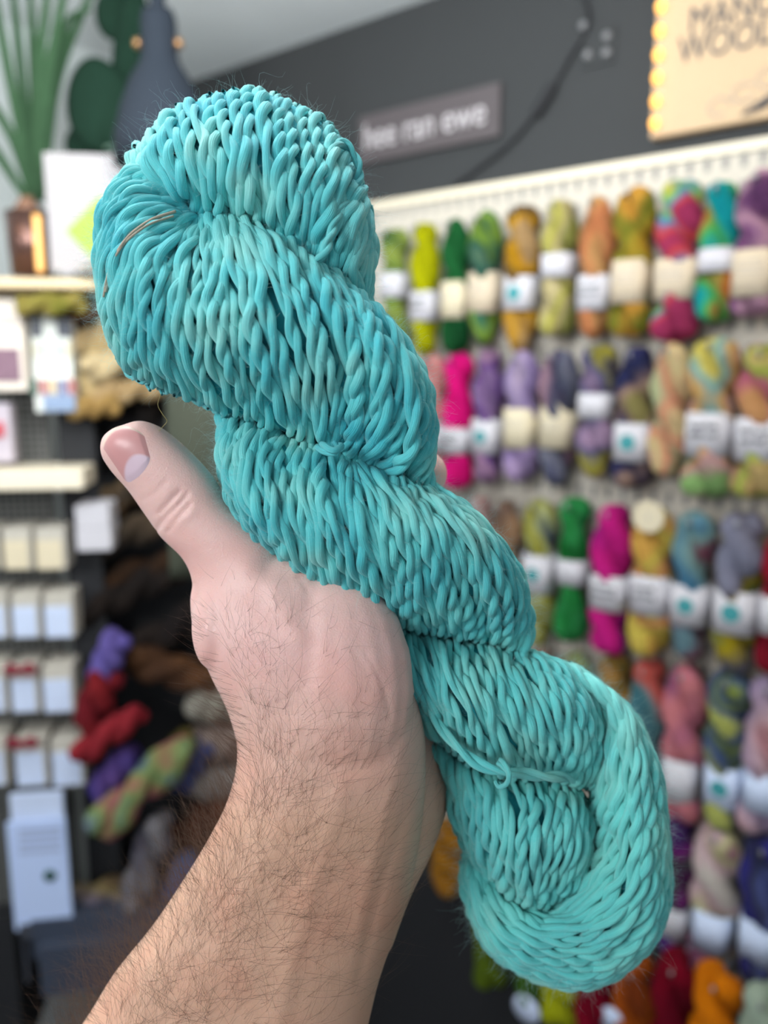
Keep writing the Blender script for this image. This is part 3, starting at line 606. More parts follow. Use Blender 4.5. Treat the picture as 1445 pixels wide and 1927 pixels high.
# books / kits between the two shelves
bk1 = empty('craft_book', tuple(Fp(0, 650, .08)), YA); tag(bk1, 'white pack with a photo print standing at the left edge above the cream shelf', 'pack'); bpy.context.view_layer.update()
fbox('cover', -60, 562, 52, 735, .08, .05, mat_plain('cover_white', (222, 210, 196), .6), bk1)
fbox('cover_picture', -40, 655, 40, 718, .082, .079, mat_plain('cover_plum', (122, 92, 106), .6, var=.3, bscale=90), bk1, 0)
fbox('cover_lettering', -10, 606, 34, 610, .082, .079, M['inklight'], bk1, 0)
fbox('cover_lettering', -10, 596, 24, 600, .082, .079, M['inklight'], bk1, 0)
bk2 = empty('craft_kit', tuple(Fp(98, 660, .07)), YA); tag(bk2, 'craft kit with two dark windows and coloured strips beside the white pack', 'pack'); bpy.context.view_layer.update()
fbox('carton', 55, 600, 142, 775, .07, .03, mat_plain('kit_white', (212, 214, 206), .6), bk2)
fbox('dark_window', 57, 602, 79, 634, .073, .069, M['darkgrey'], bk2, 0); fbox('dark_window', 106, 602, 136, 634, .073, .069, M['darkgrey'], bk2, 0)
for i, c in enumerate([(190, 185, 160), (150, 155, 150), (215, 212, 200), (140, 145, 150), (200, 190, 160)]):
    fbox('bobbin_strip', 60+i*16, 644, 70+i*16, 672, .073, .069, mat_plain('strip%d' % i, c, .6), bk2, 0)
for i, c in enumerate([(60, 90, 75), (165, 85, 85), (195, 170, 130), (90, 95, 140), (165, 95, 95)]):
    fbox('thread_strip', 55+i*18, 714, 70+i*18, 742, .073, .069, mat_plain('thr%d' % i, c, .6), bk2, 0)
fbox('blue_base', 80, 742, 142, 773, .073, .069, mat_plain('kit_blue', (130, 148, 175), .6), bk2, 0)
o3 = fbox('card_pack', -60, 760, 26, 870, .06, .03, mat_plain('pack_lilac', (186, 176, 184), .7, var=.1)); tag(o3, 'pale lilac pack standing on the cream shelf at the left edge', 'pack')
o4 = fbox('red_tag', -20, 800, 10, 828, .068, .062, mat_plain('tag_red', (190, 80, 90), .7)); o4.parent = o3; o4.location = (.01, -.006, .006); o4.rotation_euler = (0, 0, 0)
# leaflets in a holder
lf_ = empty('leaflet_holder', tuple(Fp(75, 1620, .09)), YA); tag(lf_, 'stack of pale blue-white leaflets in a holder low on the left', 'leaflets'); bpy.context.view_layer.update()
fbox('back_leaflet', 18, 1498, 136, 1740, .085, .075, M['cool_white'], lf_, .0005)
fbox('front_leaflet', 12, 1550, 138, 1742, .095, .088, mat_plain('leaflet', (186, 204, 240), .6), lf_, .0005)
gv = fl(94, 1648, .0952); g0 = lf_.matrix_basis.inverted() @ Vector(tuple(Fp(94, 1648, .0956)))
dm = lathe('dark_green_mark', [(.0005, 0), (.0105, 0), (.0105, .0008), (.0005, .0008)], mat_plain('mark_green', (30, 75, 65), .6), lf_, 18); dm.location = g0; dm.rotation_euler = (PI/2, 0, 0)
for vv in (1560, 1572, 1586, 1600): fbox('printed_line', 35, vv, 115, vv+3, .0957, .0947, mat_plain('line_blue', (165, 178, 208), .6), lf_, 0)
fbox('metal_foot', 36, 1742, 120, 1760, .098, .09, M['darkgrey'], lf_)
fbox('metal_foot', 40, 1760, 56, 1850, .08, .07, M['darkgrey'], lf_)
# black metal drawers at the bottom left
dr = empty('metal_drawers', tuple(Fp(200, 1800, .06)), YA); tag(dr, 'dark blue-grey metal drawer unit at the bottom left behind the forearm', 'drawers'); bpy.context.view_layer.update()
dg = mat_plain('drawer_grey', (62, 70, 86), .45, .2, var=.1)
fbox('top_drawer', 60, 1735, 420, 1772, .10, .018, dg, dr); fbox('lower_drawer', 75, 1785, 420, 1842, .12, .018, dg, dr)
fbox('drawer_gap', 66, 1772, 420, 1785, .09, .018, M['black'], dr)
# loose hanks by the stand ---------------------------------------------------
GL = 'loose hanks piled between the stand and the hand'
LH = [ # u,v centre, length px, width px, rot (deg, clockwise lean of the top), depth offset, colours, label
 (97, 572, 120, 44, 86, .10, [(150, 150, 60), (190, 170, 90), (70, 95, 60)], 'olive and yellow hank lying just under the top shelf'),
 (205, 625, 150, 58, 60, .02, [(240, 212, 160), (215, 180, 128)], 'cream hank at the top of the pale pile left of the skein'),
 (185, 690, 130, 56, 20, .03, [(238, 208, 150), (210, 178, 122)], 'golden cream hank in the middle left of the pale pile'),
 (235, 680, 150, 56, 75, .05, [(250, 226, 176), (236, 206, 152)], 'palest cream hank lying across the pale pile'),
 (240, 735, 130, 50, 80, .04, [(242, 210, 155), (212, 178, 128)], 'cream hank near the bottom of the pale pile'),
 (175, 765, 90, 44, 85, .05, [(220, 180, 110), (200, 160, 95)], 'small golden hank at the foot of the pale pile'),
 (175, 585, 90, 34, 75, .03, [(140, 100, 78), (165, 120, 90)], 'tan brown hank tucked above the pale pile'),
 (250, 800, 170, 70, 40, -.03, [(30, 30, 34), (48, 42, 38)], 'black hank under the pale pile above the thumb'),
 (235, 930, 170, 62, 60, -.02, [(110, 90, 66), (70, 62, 55), (135, 110, 82)], 'mottled tan hank left of the thumb'),
 (255, 1000, 150, 60, 70, .0, [(98, 82, 64), (60, 54, 50)], 'brown-grey hank right of the two white boxes'),
 (290, 1075, 180, 66, 75, -.02, [(72, 50, 34), (35, 30, 28)], 'dark brown hank beside the base of the thumb'),
 (230, 1120, 190, 62, 65, .0, [(46, 38, 34), (32, 30, 32)], 'very dark brown hank above the purple one'),
 (320, 1190, 170, 66, 60, -.02, [(42, 36, 36), (60, 50, 44)], 'charcoal brown hank beside the wrist bone'),
 (205, 1238, 95, 56, 25, .07, [(96, 88, 180), (125, 110, 190)], 'violet blue hank hanging left of the wrist'),
 (325, 1262, 170, 66, 110, .02, [(110, 74, 48), (85, 58, 42)], 'warm brown hank left of the wrist'),
 (182, 1318, 110, 66, 25, .08, [(150, 38, 44), (110, 25, 40)], 'deep red hank hanging under the violet one'),
 (205, 1382, 150, 52, 55, .10, [(180, 52, 62), (140, 30, 45)], 'lighter red hank lying diagonally under the deep red one'),
 (215, 1455, 110, 56, 40, .07, [(66, 66, 150), (120, 90, 165)], 'royal blue and violet hank left of the pastel one'),
 (268, 1482, 240, 74, 47, .10, [(150, 165, 160), (190, 95, 120), (180, 150, 110), (150, 175, 110), (110, 130, 150)], 'pastel multicoloured hank hanging diagonally left of the forearm'),
 (318, 1432, 130, 50, 40, .06, [(95, 90, 40), (120, 105, 60)], 'mossy green hank behind the pastel diagonal one'),
 (362, 1440, 100, 50, 30, .04, [(96, 110, 170), (80, 90, 150)], 'periwinkle hank close to the hairy wrist'),
 (402, 1325, 80, 70, 90, .02, [(185, 180, 165), (160, 155, 145)], 'ivory hank at the top of the stack by the wrist'),
 (405, 1400, 80, 70, 90, .02, [(185, 165, 155), (160, 145, 138)], 'pinkish beige hank in the middle of the stack by the wrist'),
 (405, 1468, 80, 70, 90, .02, [(160, 155, 150), (140, 130, 126)], 'grey beige hank at the bottom of the stack by the wrist'),
 (385, 1540, 120, 60, 50, .0, [(120, 66, 44), (90, 52, 40)], 'rust brown hank behind the edge of the forearm'),
 (278, 1622, 190, 66, 18, .08, [(120, 116, 130), (150, 146, 150), (95, 92, 106)], 'grey and off-white hank hanging low left of the forearm'),
 (335, 1665, 120, 50, 25, .05, [(120, 150, 205), (95, 120, 180)], 'light blue hank low behind the forearm hair'),
 (178, 1690, 110, 62, 80, .04, [(130, 120, 140), (170, 150, 100), (120, 90, 80)], 'muted pastel hank lying on the metal drawers'),
]
for i, (u, v, lp, wp, rot, off, cols, label) in enumerate(LH):
    c = Fp(u, v, off); dep = float((c-C0) @ (Rc @ np.array([0, 0, -1.0]))); kk = dep/FPX
    L = lp*kk*1.05; w = wp*kk*1.05; a = math.radians(rot)
    top = Vector(tuple(c))+Vector(tuple(XF))*(math.sin(a)*L/2)+Vector((0, 0, math.cos(a)*L/2))
    r = empty('yarn_hank', tuple(top), YA, a); r.rotation_euler = (0, 0, 0)
    r.rotation_euler = (Matrix.Rotation(YA, 3, 'Z') @ Matrix.Rotation(a, 3, 'Y')).to_euler()
    tag(r, label, 'yarn', GL)
    hank_mesh('twisted_yarn', L, w, mat_dyed('loose_%02d' % i, cols, i+70), r, 1.0+.2*(i % 3), n=40, ph0=.4*i)
# red wool scraps on two of the pack rows
for (u, v, s) in ((38, 1262, 'third row of packs'), (42, 1400, 'lowest row of packs')):
    c = Fp(u, v, .082); r = empty('wool_bow', tuple(c), YA); tag(r, 'small dark red wool bow on the %s' % s, 'bow', 'red wool bows')
    for sg in (-1, 1):
        rod('loop', [(0, 0, 0), (sg*.014, -.004, .010), (sg*.022, 0, 0), (sg*.012, .003, -.006), (0, 0, 0)], .004, mat_plain('bow_red', (140, 35, 55), .8), r, 8, 24)
# olive bag hanging behind the thumb
bm = mat_plain('bag_olive', (56, 60, 46), .85, bump=.3, bscale=120, var=.12)
bx0 = P(318, 730, .95); bx1 = P(560, 1130, .95)
bag = empty('cloth_bag', tuple(P(430, 900, .97)), 0); tag(bag, 'dark olive cloth bag hanging between the thumb and the teal skein', 'bag')
bw = bx1[0]-bx0[0]; bh = bx0[2]-bx1[2]
V = []; F = []; nx, nz = 16, 16
for sgn in (-1, 1):
    for j in range(nz+1):
        for i in range(nx+1):
            s = i/nx; t = j/nz; V.append(((s-.5)*bw*(1-.06*(1-t)), sgn*(.022*math.sin(PI*s)**.6*math.sin(PI*min(1, t*.9+.1))**.5+.001)+.003*math.sin(9*s+5*t), (.5-t)*bh))
for k_ in range(2):
    b0 = k_*(nx+1)*(nz+1)
    for j in range(nz):
        for i in range(nx):
            a = b0+j*(nx+1)+i; F.append((a, a+1, a+nx+2, a+nx+1))
N1 = (nx+1)*(nz+1)
for j in range(nz):
    a = j*(nx+1); F += [(a, a+nx+1, N1+a+nx+1, N1+a), (a+nx, N1+a+nx, N1+a+2*nx+1, a+2*nx+1)]
for i in range(nx): F += [(i, N1+i, N1+i+1, i+1), (nz*(nx+1)+i, nz*(nx+1)+i+1, N1+nz*(nx+1)+i+1, N1+nz*(nx+1)+i)]
mesh('bag_body', V, F, bm, bag)
rod('bag_strap', [(-bw*.3, 0, bh*.48), (-bw*.2, 0, bh*.9), (0, 0, bh*1.1), (bw*.2, 0, bh*.9), (bw*.3, 0, bh*.48)], .005, bm, bag)

#HERO
# ================================================================ HERO: teal hank
def DC(v): return np.interp(v, [100, 700, 1000, 1300, 1500, 1860], [.246, .247, .252, .272, .280, .286])
def mat_teal(name='teal_wool', fuzz=False):
    m = bpy.data.materials.new(name); m.use_nodes = True; nt = m.node_tree; b = nt.nodes['Principled BSDF']; N = nt.nodes.new; Lk = nt.links.new
    b.inputs['Roughness'].default_value = .62; b.inputs['Specular IOR Level'].default_value = .35
    b.inputs['Sheen Weight'].default_value = .35; b.inputs['Sheen Roughness'].default_value = .5; b.inputs['Sheen Tint'].default_value = (.7, 1, 1, 1)
    tc = N('ShaderNodeTexCoord')
    nz = N('ShaderNodeTexNoise'); nz.inputs['Scale'].default_value = 42; nz.inputs['Detail'].default_value = 2.5; Lk(tc.outputs['Object'], nz.inputs['Vector'])
    rp = N('ShaderNodeValToRGB'); e = rp.color_ramp.elements
    e[0].position = .32; e[0].color = lin((66, 200, 212)); e[1].position = .68; e[1].color = lin((156, 238, 230))
    x = e.new(.5); x.color = lin((104, 222, 224))
    Lk(nz.outputs['Fac'], rp.inputs[0])
    n5 = N('ShaderNodeTexNoise'); n5.inputs['Scale'].default_value = 9; n5.inputs['Detail'].default_value = 1; Lk(tc.outputs['Object'], n5.inputs['Vector'])
    sp = N('ShaderNodeSeparateXYZ'); Lk(tc.outputs['Object'], sp.inputs[0])
    mr = N('ShaderNodeMapRange'); mr.inputs['From Min'].default_value = .03; mr.inputs['From Max'].default_value = -.12; Lk(sp.outputs['Z'], mr.inputs['Value'])
    mm = N('ShaderNodeMath'); mm.operation = 'MULTIPLY'; Lk(mr.outputs[0], mm.inputs[0]); Lk(n5.outputs['Fac'], mm.inputs[1])
    mc = N('ShaderNodeMix'); mc.data_type = 'RGBA'; mc.inputs[7].default_value = lin((118, 216, 198)); Lk(rp.outputs[0], mc.inputs[6]); Lk(mm.outputs[0], mc.inputs[0]); Lk(mc.outputs[2], b.inputs['Base Color'])
    if fuzz:
        nt.links.remove(b.inputs['Base Color'].links[0]); b.inputs['Base Color'].default_value = lin((196, 238, 236)); return m
    uvn = N('ShaderNodeUVMap'); mp = N('ShaderNodeMapping'); mp.inputs['Scale'].default_value = (14, .55, 1); Lk(uvn.outputs[0], mp.inputs[0])
    n2 = N('ShaderNodeTexNoise'); n2.inputs['Scale'].default_value = 1.6; n2.inputs['Detail'].default_value = 3; n2.noise_dimensions = '2D'; Lk(mp.outputs[0], n2.inputs['Vector'])
    bp = N('ShaderNodeBump'); bp.inputs['Strength'].default_value = .8; bp.inputs['Distance'].default_value = .0006
    Lk(n2.outputs['Fac'], bp.inputs['Height']); Lk(bp.outputs[0], b.inputs['Normal'])
    st_ = N('ShaderNodeMix'); st_.data_type = 'RGBA'; st_.blend_type = 'MULTIPLY'; st_.inputs[0].default_value = 1
    r3 = N('ShaderNodeValToRGB'); r3.color_ramp.elements[0].position = .3; r3.color_ramp.elements[0].color = (.80, .88, .90, 1); r3.color_ramp.elements[1].position = .62; r3.color_ramp.elements[1].color = (1.0, 1.0, 1.0, 1)
    Lk(n2.outputs['Fac'], r3.inputs[0]); Lk(mc.outputs[2], st_.inputs[6]); Lk(r3.outputs[0], st_.inputs[7]); Lk(st_.outputs[2], b.inputs['Base Color'])
    return m
TEAL = mat_teal()
LOBES = {
 'A': (30, .027, [
  [(256, 296), (260, 330), (288, 366), (338, 407)], [(294, 236), (318, 295), (350, 350), (378, 412)], [(352, 196), (370, 270), (395, 350), (428, 430)],
  [(415, 180), (432, 260), (452, 350), (482, 450)], [(482, 170), (492, 270), (505, 380), (532, 485)], [(550, 198), (556, 300), (560, 410), (578, 515)],
  [(612, 232), (622, 325), (606, 430), (612, 540)], [(662, 310), (668, 395), (645, 480), (648, 560)], [(688, 395), (697, 465), (688, 540), (690, 600)]]),
 'B': (46, .028, [
  [(352, 392), (296, 330), (250, 322), (210, 372), (190, 435), (190, 510), (198, 590)],
  [(356, 398), (300, 375), (245, 392), (214, 450), (203, 520), (206, 600), (228, 680)],
  [(360, 404), (312, 410), (267, 440), (242, 500), (237, 570), (243, 640), (278, 722)],
  [(365, 408), (335, 430), (305, 470), (290, 530), (290, 600), (307, 670), (347, 748)],
  [(372, 408), (360, 450), (350, 500), (350, 560), (365, 640), (387, 710), (427, 778)],
  [(380, 404), (400, 455), (410, 510), (425, 580), (445, 660), (470, 730), (500, 803)],
  [(395, 396), (435, 440), (470, 505), (495, 580), (520, 660), (550, 740), (580, 832)],
  [(430, 394), (485, 440), (530, 505), (565, 580), (590, 660), (605, 745), (622, 846)],
  [(480, 421), (540, 460), (590, 520), (630, 600), (650, 680), (655, 770), (645, 862)],
  [(545, 471), (600, 505), (655, 565), (695, 640), (710, 720), (702, 800), (672, 878)],
  [(610, 511), (665, 550), (715, 610), (752, 690), (763, 760), (750, 830), (704, 895)],
  [(660, 551), (710, 590), (757, 650), (790, 730), (797, 800), (785, 860), (748, 910)],
  [(693, 580), (730, 615), (772, 670), (803, 750), (811, 820), (808, 880), (800, 925)]]),
 'C': (40, .027, [
  [(420, 778), (417, 840), (428, 905), (452, 965), (492, 1022)], [(443, 783), (437, 860), (456, 930), (492, 1000), (542, 1062)],
  [(480, 795), (475, 870), (495, 950), (537, 1030), (592, 1098)], [(525, 810), (525, 890), (547, 970), (592, 1060), (647, 1133)],
  [(570, 823), (578, 900), (602, 985), (647, 1075), (702, 1158)], [(612, 840), (635, 910), (660, 990), (707, 1090), (765, 1183)],
  [(642, 852), (680, 920), (720, 1000), (765, 1100), (815, 1197)], [(668, 862), (733, 930), (785, 1010), (825, 1110), (860, 1204)],
  [(705, 875), (783, 945), (842, 1025), (882, 1120), (900, 1207)], [(750, 896), (838, 965), (900, 1050), (932, 1140), (935, 1214)],
  [(788, 912), (877, 975), (945, 1055), (972, 1140), (962, 1222)], [(808, 916), (885, 968), (957, 1052), (991, 1148), (985, 1226)]]),
 'D': (28, .026, [
  [(690, 1150), (707, 1205), (732, 1260), (767, 1320), (807, 1375)], [(722, 1165), (742, 1225), (777, 1290), (812, 1350), (847, 1410)],
  [(762, 1180), (785, 1240), (820, 1310), (855, 1375), (890, 1440)], [(805, 1193), (830, 1260), (860, 1330), (900, 1400), (940, 1460)],
  [(850, 1200), (880, 1270), (915, 1340), (950, 1405), (985, 1465)], [(895, 1205), (935, 1275), (970, 1340), (1005, 1410), (1030, 1470)],
  [(940, 1215), (990, 1280), (1030, 1345), (1055, 1410), (1070, 1476)], [(985, 1226), (1045, 1275), (1085, 1340), (1100, 1410), (1098, 1482)],
  [(1010, 1235), (1085, 1275), (1125, 1340), (1132, 1410), (1118, 1488)]]),
 'E': (22, .023, [
  [(812, 1400), (842, 1450), (855, 1520), (882, 1590), (918, 1650)], [(852, 1425), (882, 1480), (902, 1560), (922, 1620), (952, 1680)],
  [(892, 1440), (925, 1500), (937, 1570), (952, 1640), (982, 1705)], [(937, 1455), (967, 1510), (972, 1580), (982, 1650), (1005, 1718)],
  [(987, 1460), (1012, 1515), (1012, 1590), (1012, 1660), (1025, 1714)], [(1032, 1465), (1055, 1530), (1055, 1600), (1047, 1660), (1045, 1704)],
  [(1070, 1470), (1093, 1540), (1096, 1600), (1083, 1650), (1063, 1690)], [(1085, 1490), (1104, 1550), (1106, 1610), (1094, 1650), (1070, 1680)]]),
 'F': (20, .027, [
  [(1100, 1270), (1125, 1340), (1132, 1420), (1118, 1540), (1112, 1625), (1070, 1692), (1010, 1716), (950, 1690), (905, 1640), (882, 1590)],
  [(1075, 1254), (1150, 1330), (1168, 1430), (1166, 1550), (1152, 1650), (1092, 1728), (1012, 1745), (938, 1712), (896, 1655), (878, 1600)],
  [(1060, 1250), (1160, 1325), (1196, 1430), (1205, 1560), (1190, 1680), (1115, 1768), (1018, 1782), (930, 1738), (890, 1672), (876, 1612)],
  [(1060, 1250), (1170, 1335), (1218, 1440), (1233, 1570), (1222, 1705), (1138, 1805), (1028, 1818), (926, 1764), (888, 1688), (876, 1620)],
  [(1070, 1254), (1182, 1350), (1232, 1455), (1248, 1590), (1242, 1735), (1150, 1835), (1040, 1846), (928, 1785), (888, 1700), (877, 1626)]]),
}
hank = empty('yarn_skein', tuple(P(700, 1000, .255))); tag(hank, 'large twisted turquoise hand-dyed yarn skein held in the hand in the foreground', 'yarn')
HL = np.array(hank.location)
DOFF = {'A': .006, 'B': .0, 'C': .001, 'D': .003, 'E': .002, 'F': .006}
# depth at the crease: how far each lobe's start / end is tucked behind (metres)
TUCK = {'A': (0, .006), 'B': (.004, .004), 'C': (.006, .004), 'D': (.008, .0), 'E': (.006, .004), 'F': (.004, .006)}
def lobe_surface(name, th, q, shrink=1.0):
    """th S angles round the lobe (front 0..pi), q N along the strands -> S,N,3"""
    n, Hh, G = LOBES[name]
    K = max(len(g) for g in G)
    Gq = np.stack([crom(g, 41) for g in G])                     # guides,41,2
    s = (1-np.cos(th))/2
    if name == 'F': s = np.where(th <= PI, s, s)
    a = cinterp(Gq, s)                                          # S,41,2
    tq = np.clip(q, 0, 1)*40; i = np.minimum(tq.astype(int), 39); f = (tq-i)
    if q.ndim == 1:
        uv = a[:, i]*(1-f)[None, :, None]+a[:, i+1]*f[None, :, None]
        qq = np.broadcast_to(q, (len(th), len(q)))
    prof = np.clip(np.sin(PI*np.clip(qq, 0, 1)), 0, 1)**.55
    sn = np.sin(th)[:, None]
    bulge = np.sign(sn)*np.abs(sn)**.8*Hh*prof*shrink
    t0, t1 = TUCK[name]
    d = DC(uv[..., 1])+DOFF[name]+t0*(1-qq)**3+t1*qq**3
    if shrink < 1:
        c = uv.mean(axis=(0, 1), keepdims=True)
        mid = cinterp(Gq, np.array([.5]))[0]; midq = mid[i]*(1-f)[:, None]+mid[i+1]*f[:, None]
        uv = midq[None]+(uv-midq[None])*(.93 if shrink > .5 else .9)
    return uv, d-bulge, bulge
strV, strF, strU = [], [], []; vb = 0
coreV, coreF = [], []; cb = 0
fuzz_roots = []
PX = .252/FPX
for name, (n, Hh, G) in LOBES.items():
    S = 2*n
    lens = max(np.linalg.norm(np.diff(np.array(g, float), axis=0), axis=1).sum() for g in G)+120
    N = int(lens/4.6)
    for layer in (0,):
        thd = np.linspace(0, 2*PI, 721); uvd, dd_, _ = lobe_surface(name, thd, np.array([.28, .5, .72]))
        pd = P(uvd[..., 0], uvd[..., 1], dd_); al = np.r_[0, np.cumsum(np.linalg.norm(np.diff(pd, axis=0), axis=2).mean(1)+3e-5)]; al /= al[-1]
        th = np.interp((np.arange(S)+.5)/S+rng.normal(0, .0012, S), al, thd)
        q = np.linspace(0, 1, N)
        uv, d, bu = lobe_surface(name, th, q)
        # natural wander of each strand across its neighbours
        ph = rng.uniform(0, 6.28, (S, 4)); am = rng.uniform(.6, 1.4, (S, 2))
        Lq = q[None]*lens
        wob = am[:, :1]*3.4*np.sin(Lq/62+ph[:, :1])+am[:, 1:]*1.9*np.sin(Lq/27+ph[:, 1:2])
        wz = am[:, :1]*2.2*np.sin(Lq/48+ph[:, 2:3])+1.2*np.sin(Lq/23+ph[:, 3:4])
        T = np.gradient(uv, axis=1); T /= np.linalg.norm(T, axis=2, keepdims=True)+1e-9
        side = np.stack([-T[..., 1], T[..., 0]], -1)
        uv = uv+side*wob[..., None]
        lift = rng.normal(0, .0010, (S, 1))
        d = d-np.sign(np.sin(th))[:, None]*(wz*PX+lift)
        c = P(uv[..., 0], uv[..., 1], d)
        _, _, _, (nn, bb, LL) = tubes(c, np.full((S, N), .001), 3)
        rb = 7.5*PX*(rng.uniform(.86, 1.14, (S, 1)))*(1+.13*np.sin(LL/.011*1.0+ph[:, :1])+.10*np.sin(LL/.0047+ph[:, 1:2]))
        if name == 'A': rb = rb*1.12
        if name == 'F': rb = rb*1.15
        if name == 'E': rb = rb*1.08
        endt = np.clip(np.minimum(q, 1-q)/.02, .35, 1)[None]
        pitch = rng.uniform(.017, .025, (S, 1))
        for k in range(2):
            phi = LL/pitch*2*PI+ph[:, :1]*1.0+PI*k+.9*np.sin(LL/.009+ph[:, 2:3])
            hr = rb*.80
            pc = c+hr[..., None]*(np.cos(phi)[..., None]*nn+np.sin(phi)[..., None]*bb)
            V, F, U, _ = tubes(pc, rb*endt, 8)
            strV.append(V); strF.append(F+vb); strU.append(U+[k*17.1, 0]); vb += len(V)
        fuzz_roots.append((c.reshape(-1, 3), np.repeat(th, N)))
    # dense core under the strands
    thc = np.linspace(0, 2*PI, 48, endpoint=False); qc = np.linspace(0, 1, 30)
    uvc, dc_, bc = lobe_surface(name, thc, qc, .90)
    cv = P(uvc[..., 0], uvc[..., 1], dc_)
    idx = np.arange(48*30).reshape(48, 30)
    Fq = np.stack([idx[:, :-1], np.roll(idx, -1, 0)[:, :-1], np.roll(idx, -1, 0)[:, 1:], idx[:, 1:]], -1).reshape(-1, 4)
    coreV.append(cv.reshape(-1, 3)); coreF.append(Fq+cb); cb += 48*30
mesh('wound_yarn_strands', np.vstack(strV)-HL, np.vstack(strF), TEAL, hank, uv=np.vstack(strU))
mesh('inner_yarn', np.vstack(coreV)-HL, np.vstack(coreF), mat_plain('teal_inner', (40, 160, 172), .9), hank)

def plied(name, pts, rpx, parent, mat=TEAL, pitch=.012, n=None, seg=10, taper=True):
    """a single two-ply strand through (u, v, depth) points"""
    p = crom([tuple(P(*q)) for q in pts], n or 30*len(pts))
    N = len(p); _, _, _, (nn, bb, LL) = tubes(p[None], np.full((1, N), .001), 3)
    Vs, Fs, Us = [], [], []; b0 = 0
    r = rpx*PX*(1+.1*np.sin(LL/.004))
    if taper: r = r*np.clip(np.minimum(np.linspace(0, 1, N), np.linspace(1, 0, N))/.05, .4, 1)[None]
    for k in range(2):
        phi = LL/pitch*2*PI+PI*k
        pc = p[None]+(r*.8)[..., None]*(np.cos(phi)[..., None]*nn+np.sin(phi)[..., None]*bb)
        V, F, U, _ = tubes(pc, r, seg); Vs.append(V); Fs.append(F+b0); Us.append(U); b0 += len(V)
    return mesh(name, np.vstack(Vs)-HL, np.vstack(Fs), mat, parent, uv=np.vstack(Us))
plied('loose_yarn_loop', [(618, 300, .232), (640, 270, .238), (662, 284, .240), (677, 320, .240), (668, 355, .238), (645, 385, .233), (628, 425, .229), (612, 470, .226), (590, 500, .228)], 5.2, hank)
plied('tie_strand', [(792, 1270, .262), (805, 1325, .258), (830, 1370, .255), (865, 1410, .252), (905, 1440, .250), (945, 1453, .2495), (985, 1455, .251), (1020, 1462, .253), (1055, 1462, .258), (1080, 1470, .268)], 6.4, hank, pitch=.03)
plied('tie_knot', [(938, 1432, .250), (948, 1440, .2455), (957, 1455, .2435), (955, 1472, .2445), (942, 1480, .247), (934, 1470, .2505)], 4.6, hank, pitch=.04)
plied('tie_knot', [(600, 838, .236), (612, 845, .231), (628, 850, .229), (638, 842, .231), (632, 834, .236)], 5.6, hank, pitch=.03)
brown = mat_plain('jute_thread', (172, 158, 140), .85)
_rc = np.vstack([a for a, b in fuzz_roots]); _u, _v, _d = toeye(_rc)
def on_yarn(u, v, up=.0021):
    near = (np.abs(_u-u) < 9) & (np.abs(_v-v) < 9)
    return (u, v, (_d[near].min() if near.any() else .25)-up)
for tr_, off_ in ((.00045, (0, 0)), (.00035, (-4, 9))):
    q_ = [on_yarn(a+off_[0], b+off_[1]) for a, b in [(330, 398), (290, 411), (262, 428), (240, 447), (222, 472), (211, 495), (204, 520), (199, 550)]]
    rod('brown_binding_thread', [tuple(np.array(P(*q))-HL) for q in q_], tr_, brown, hank)
rod('stray_golden_fibre', [tuple(np.array(P(*q))-HL) for q in [(302, 742, .245), (297, 762, .247), (305, 778, .248), (314, 792, .249), (307, 802, .25), (299, 811, .2495)]], .00009, mat_plain('gold_fibre', (170, 150, 95), .6), hank, 5, 40)

# ---------------------------------------------------------------- fuzz
def hairs(name, roots, dirs, lens, r0, mat, parent, curl, origin, nseg=9, curl_dir=None, seg=3, taper=.3, wig=.07):
    n = len(roots); s = np.linspace(0, 1, nseg)
    rd = rng.normal(0, 1, (n, 3)); rd /= np.linalg.norm(rd, axis=1, keepdims=True)
    cdv = rd if curl_dir is None else curl_dir+.35*rd
    p = roots[:, None]+dirs[:, None]*(lens[:, None]*s[None])[..., None]+cdv[:, None]*((curl*lens)[:, None]*s[None]**2)[..., None]
    w = rng.normal(0, 1, (n, 3)); ph = rng.uniform(0, 6, (n, 1))
    p = p+w[:, None]*(np.sin(s[None]*rng.uniform(2, 6, (n, 1))+ph)-np.sin(ph))[..., None]*(lens*wig)[:, None, None]
    R = np.broadcast_to(r0*(1-(1-taper)*s)[None], (n, nseg))
    V, F, U, _ = tubes(p, R, seg)
    return mesh(name, V-origin, F, mat, parent)
RC = np.vstack([a for a, b in fuzz_roots]); 
nf = 20000
sel = rng.integers(0, len(RC), nf); root = RC[sel]
# outwards: away from the local centreline of the skein
uu, vv, dd = toeye(root)
ax_v = np.array([170, 400, 700, 1000, 1300, 1600, 1860]); ax_u = np.array([480, 430, 540, 700, 960, 1060, 1070])
cen = P(np.interp(vv, ax_v, ax_u), np.clip(vv, 330, 1700), DC(vv)+.003)
out = root-cen; out /= np.linalg.norm(out, axis=1, keepdims=True)
rd = rng.normal(0, 1, (nf, 3)); dirs = out*.75+rd*.55; dirs /= np.linalg.norm(dirs, axis=1, keepdims=True)
FUZZ = mat_teal('teal_fibres', True)
fz = hairs('fine_fibres', root+out*.0012, dirs, rng.uniform(.002, .0075, nf), .000018, FUZZ, hank, rng.uniform(-.9, .9, nf), HL, wig=.16)
tag(fz, None, None, kind='stuff')

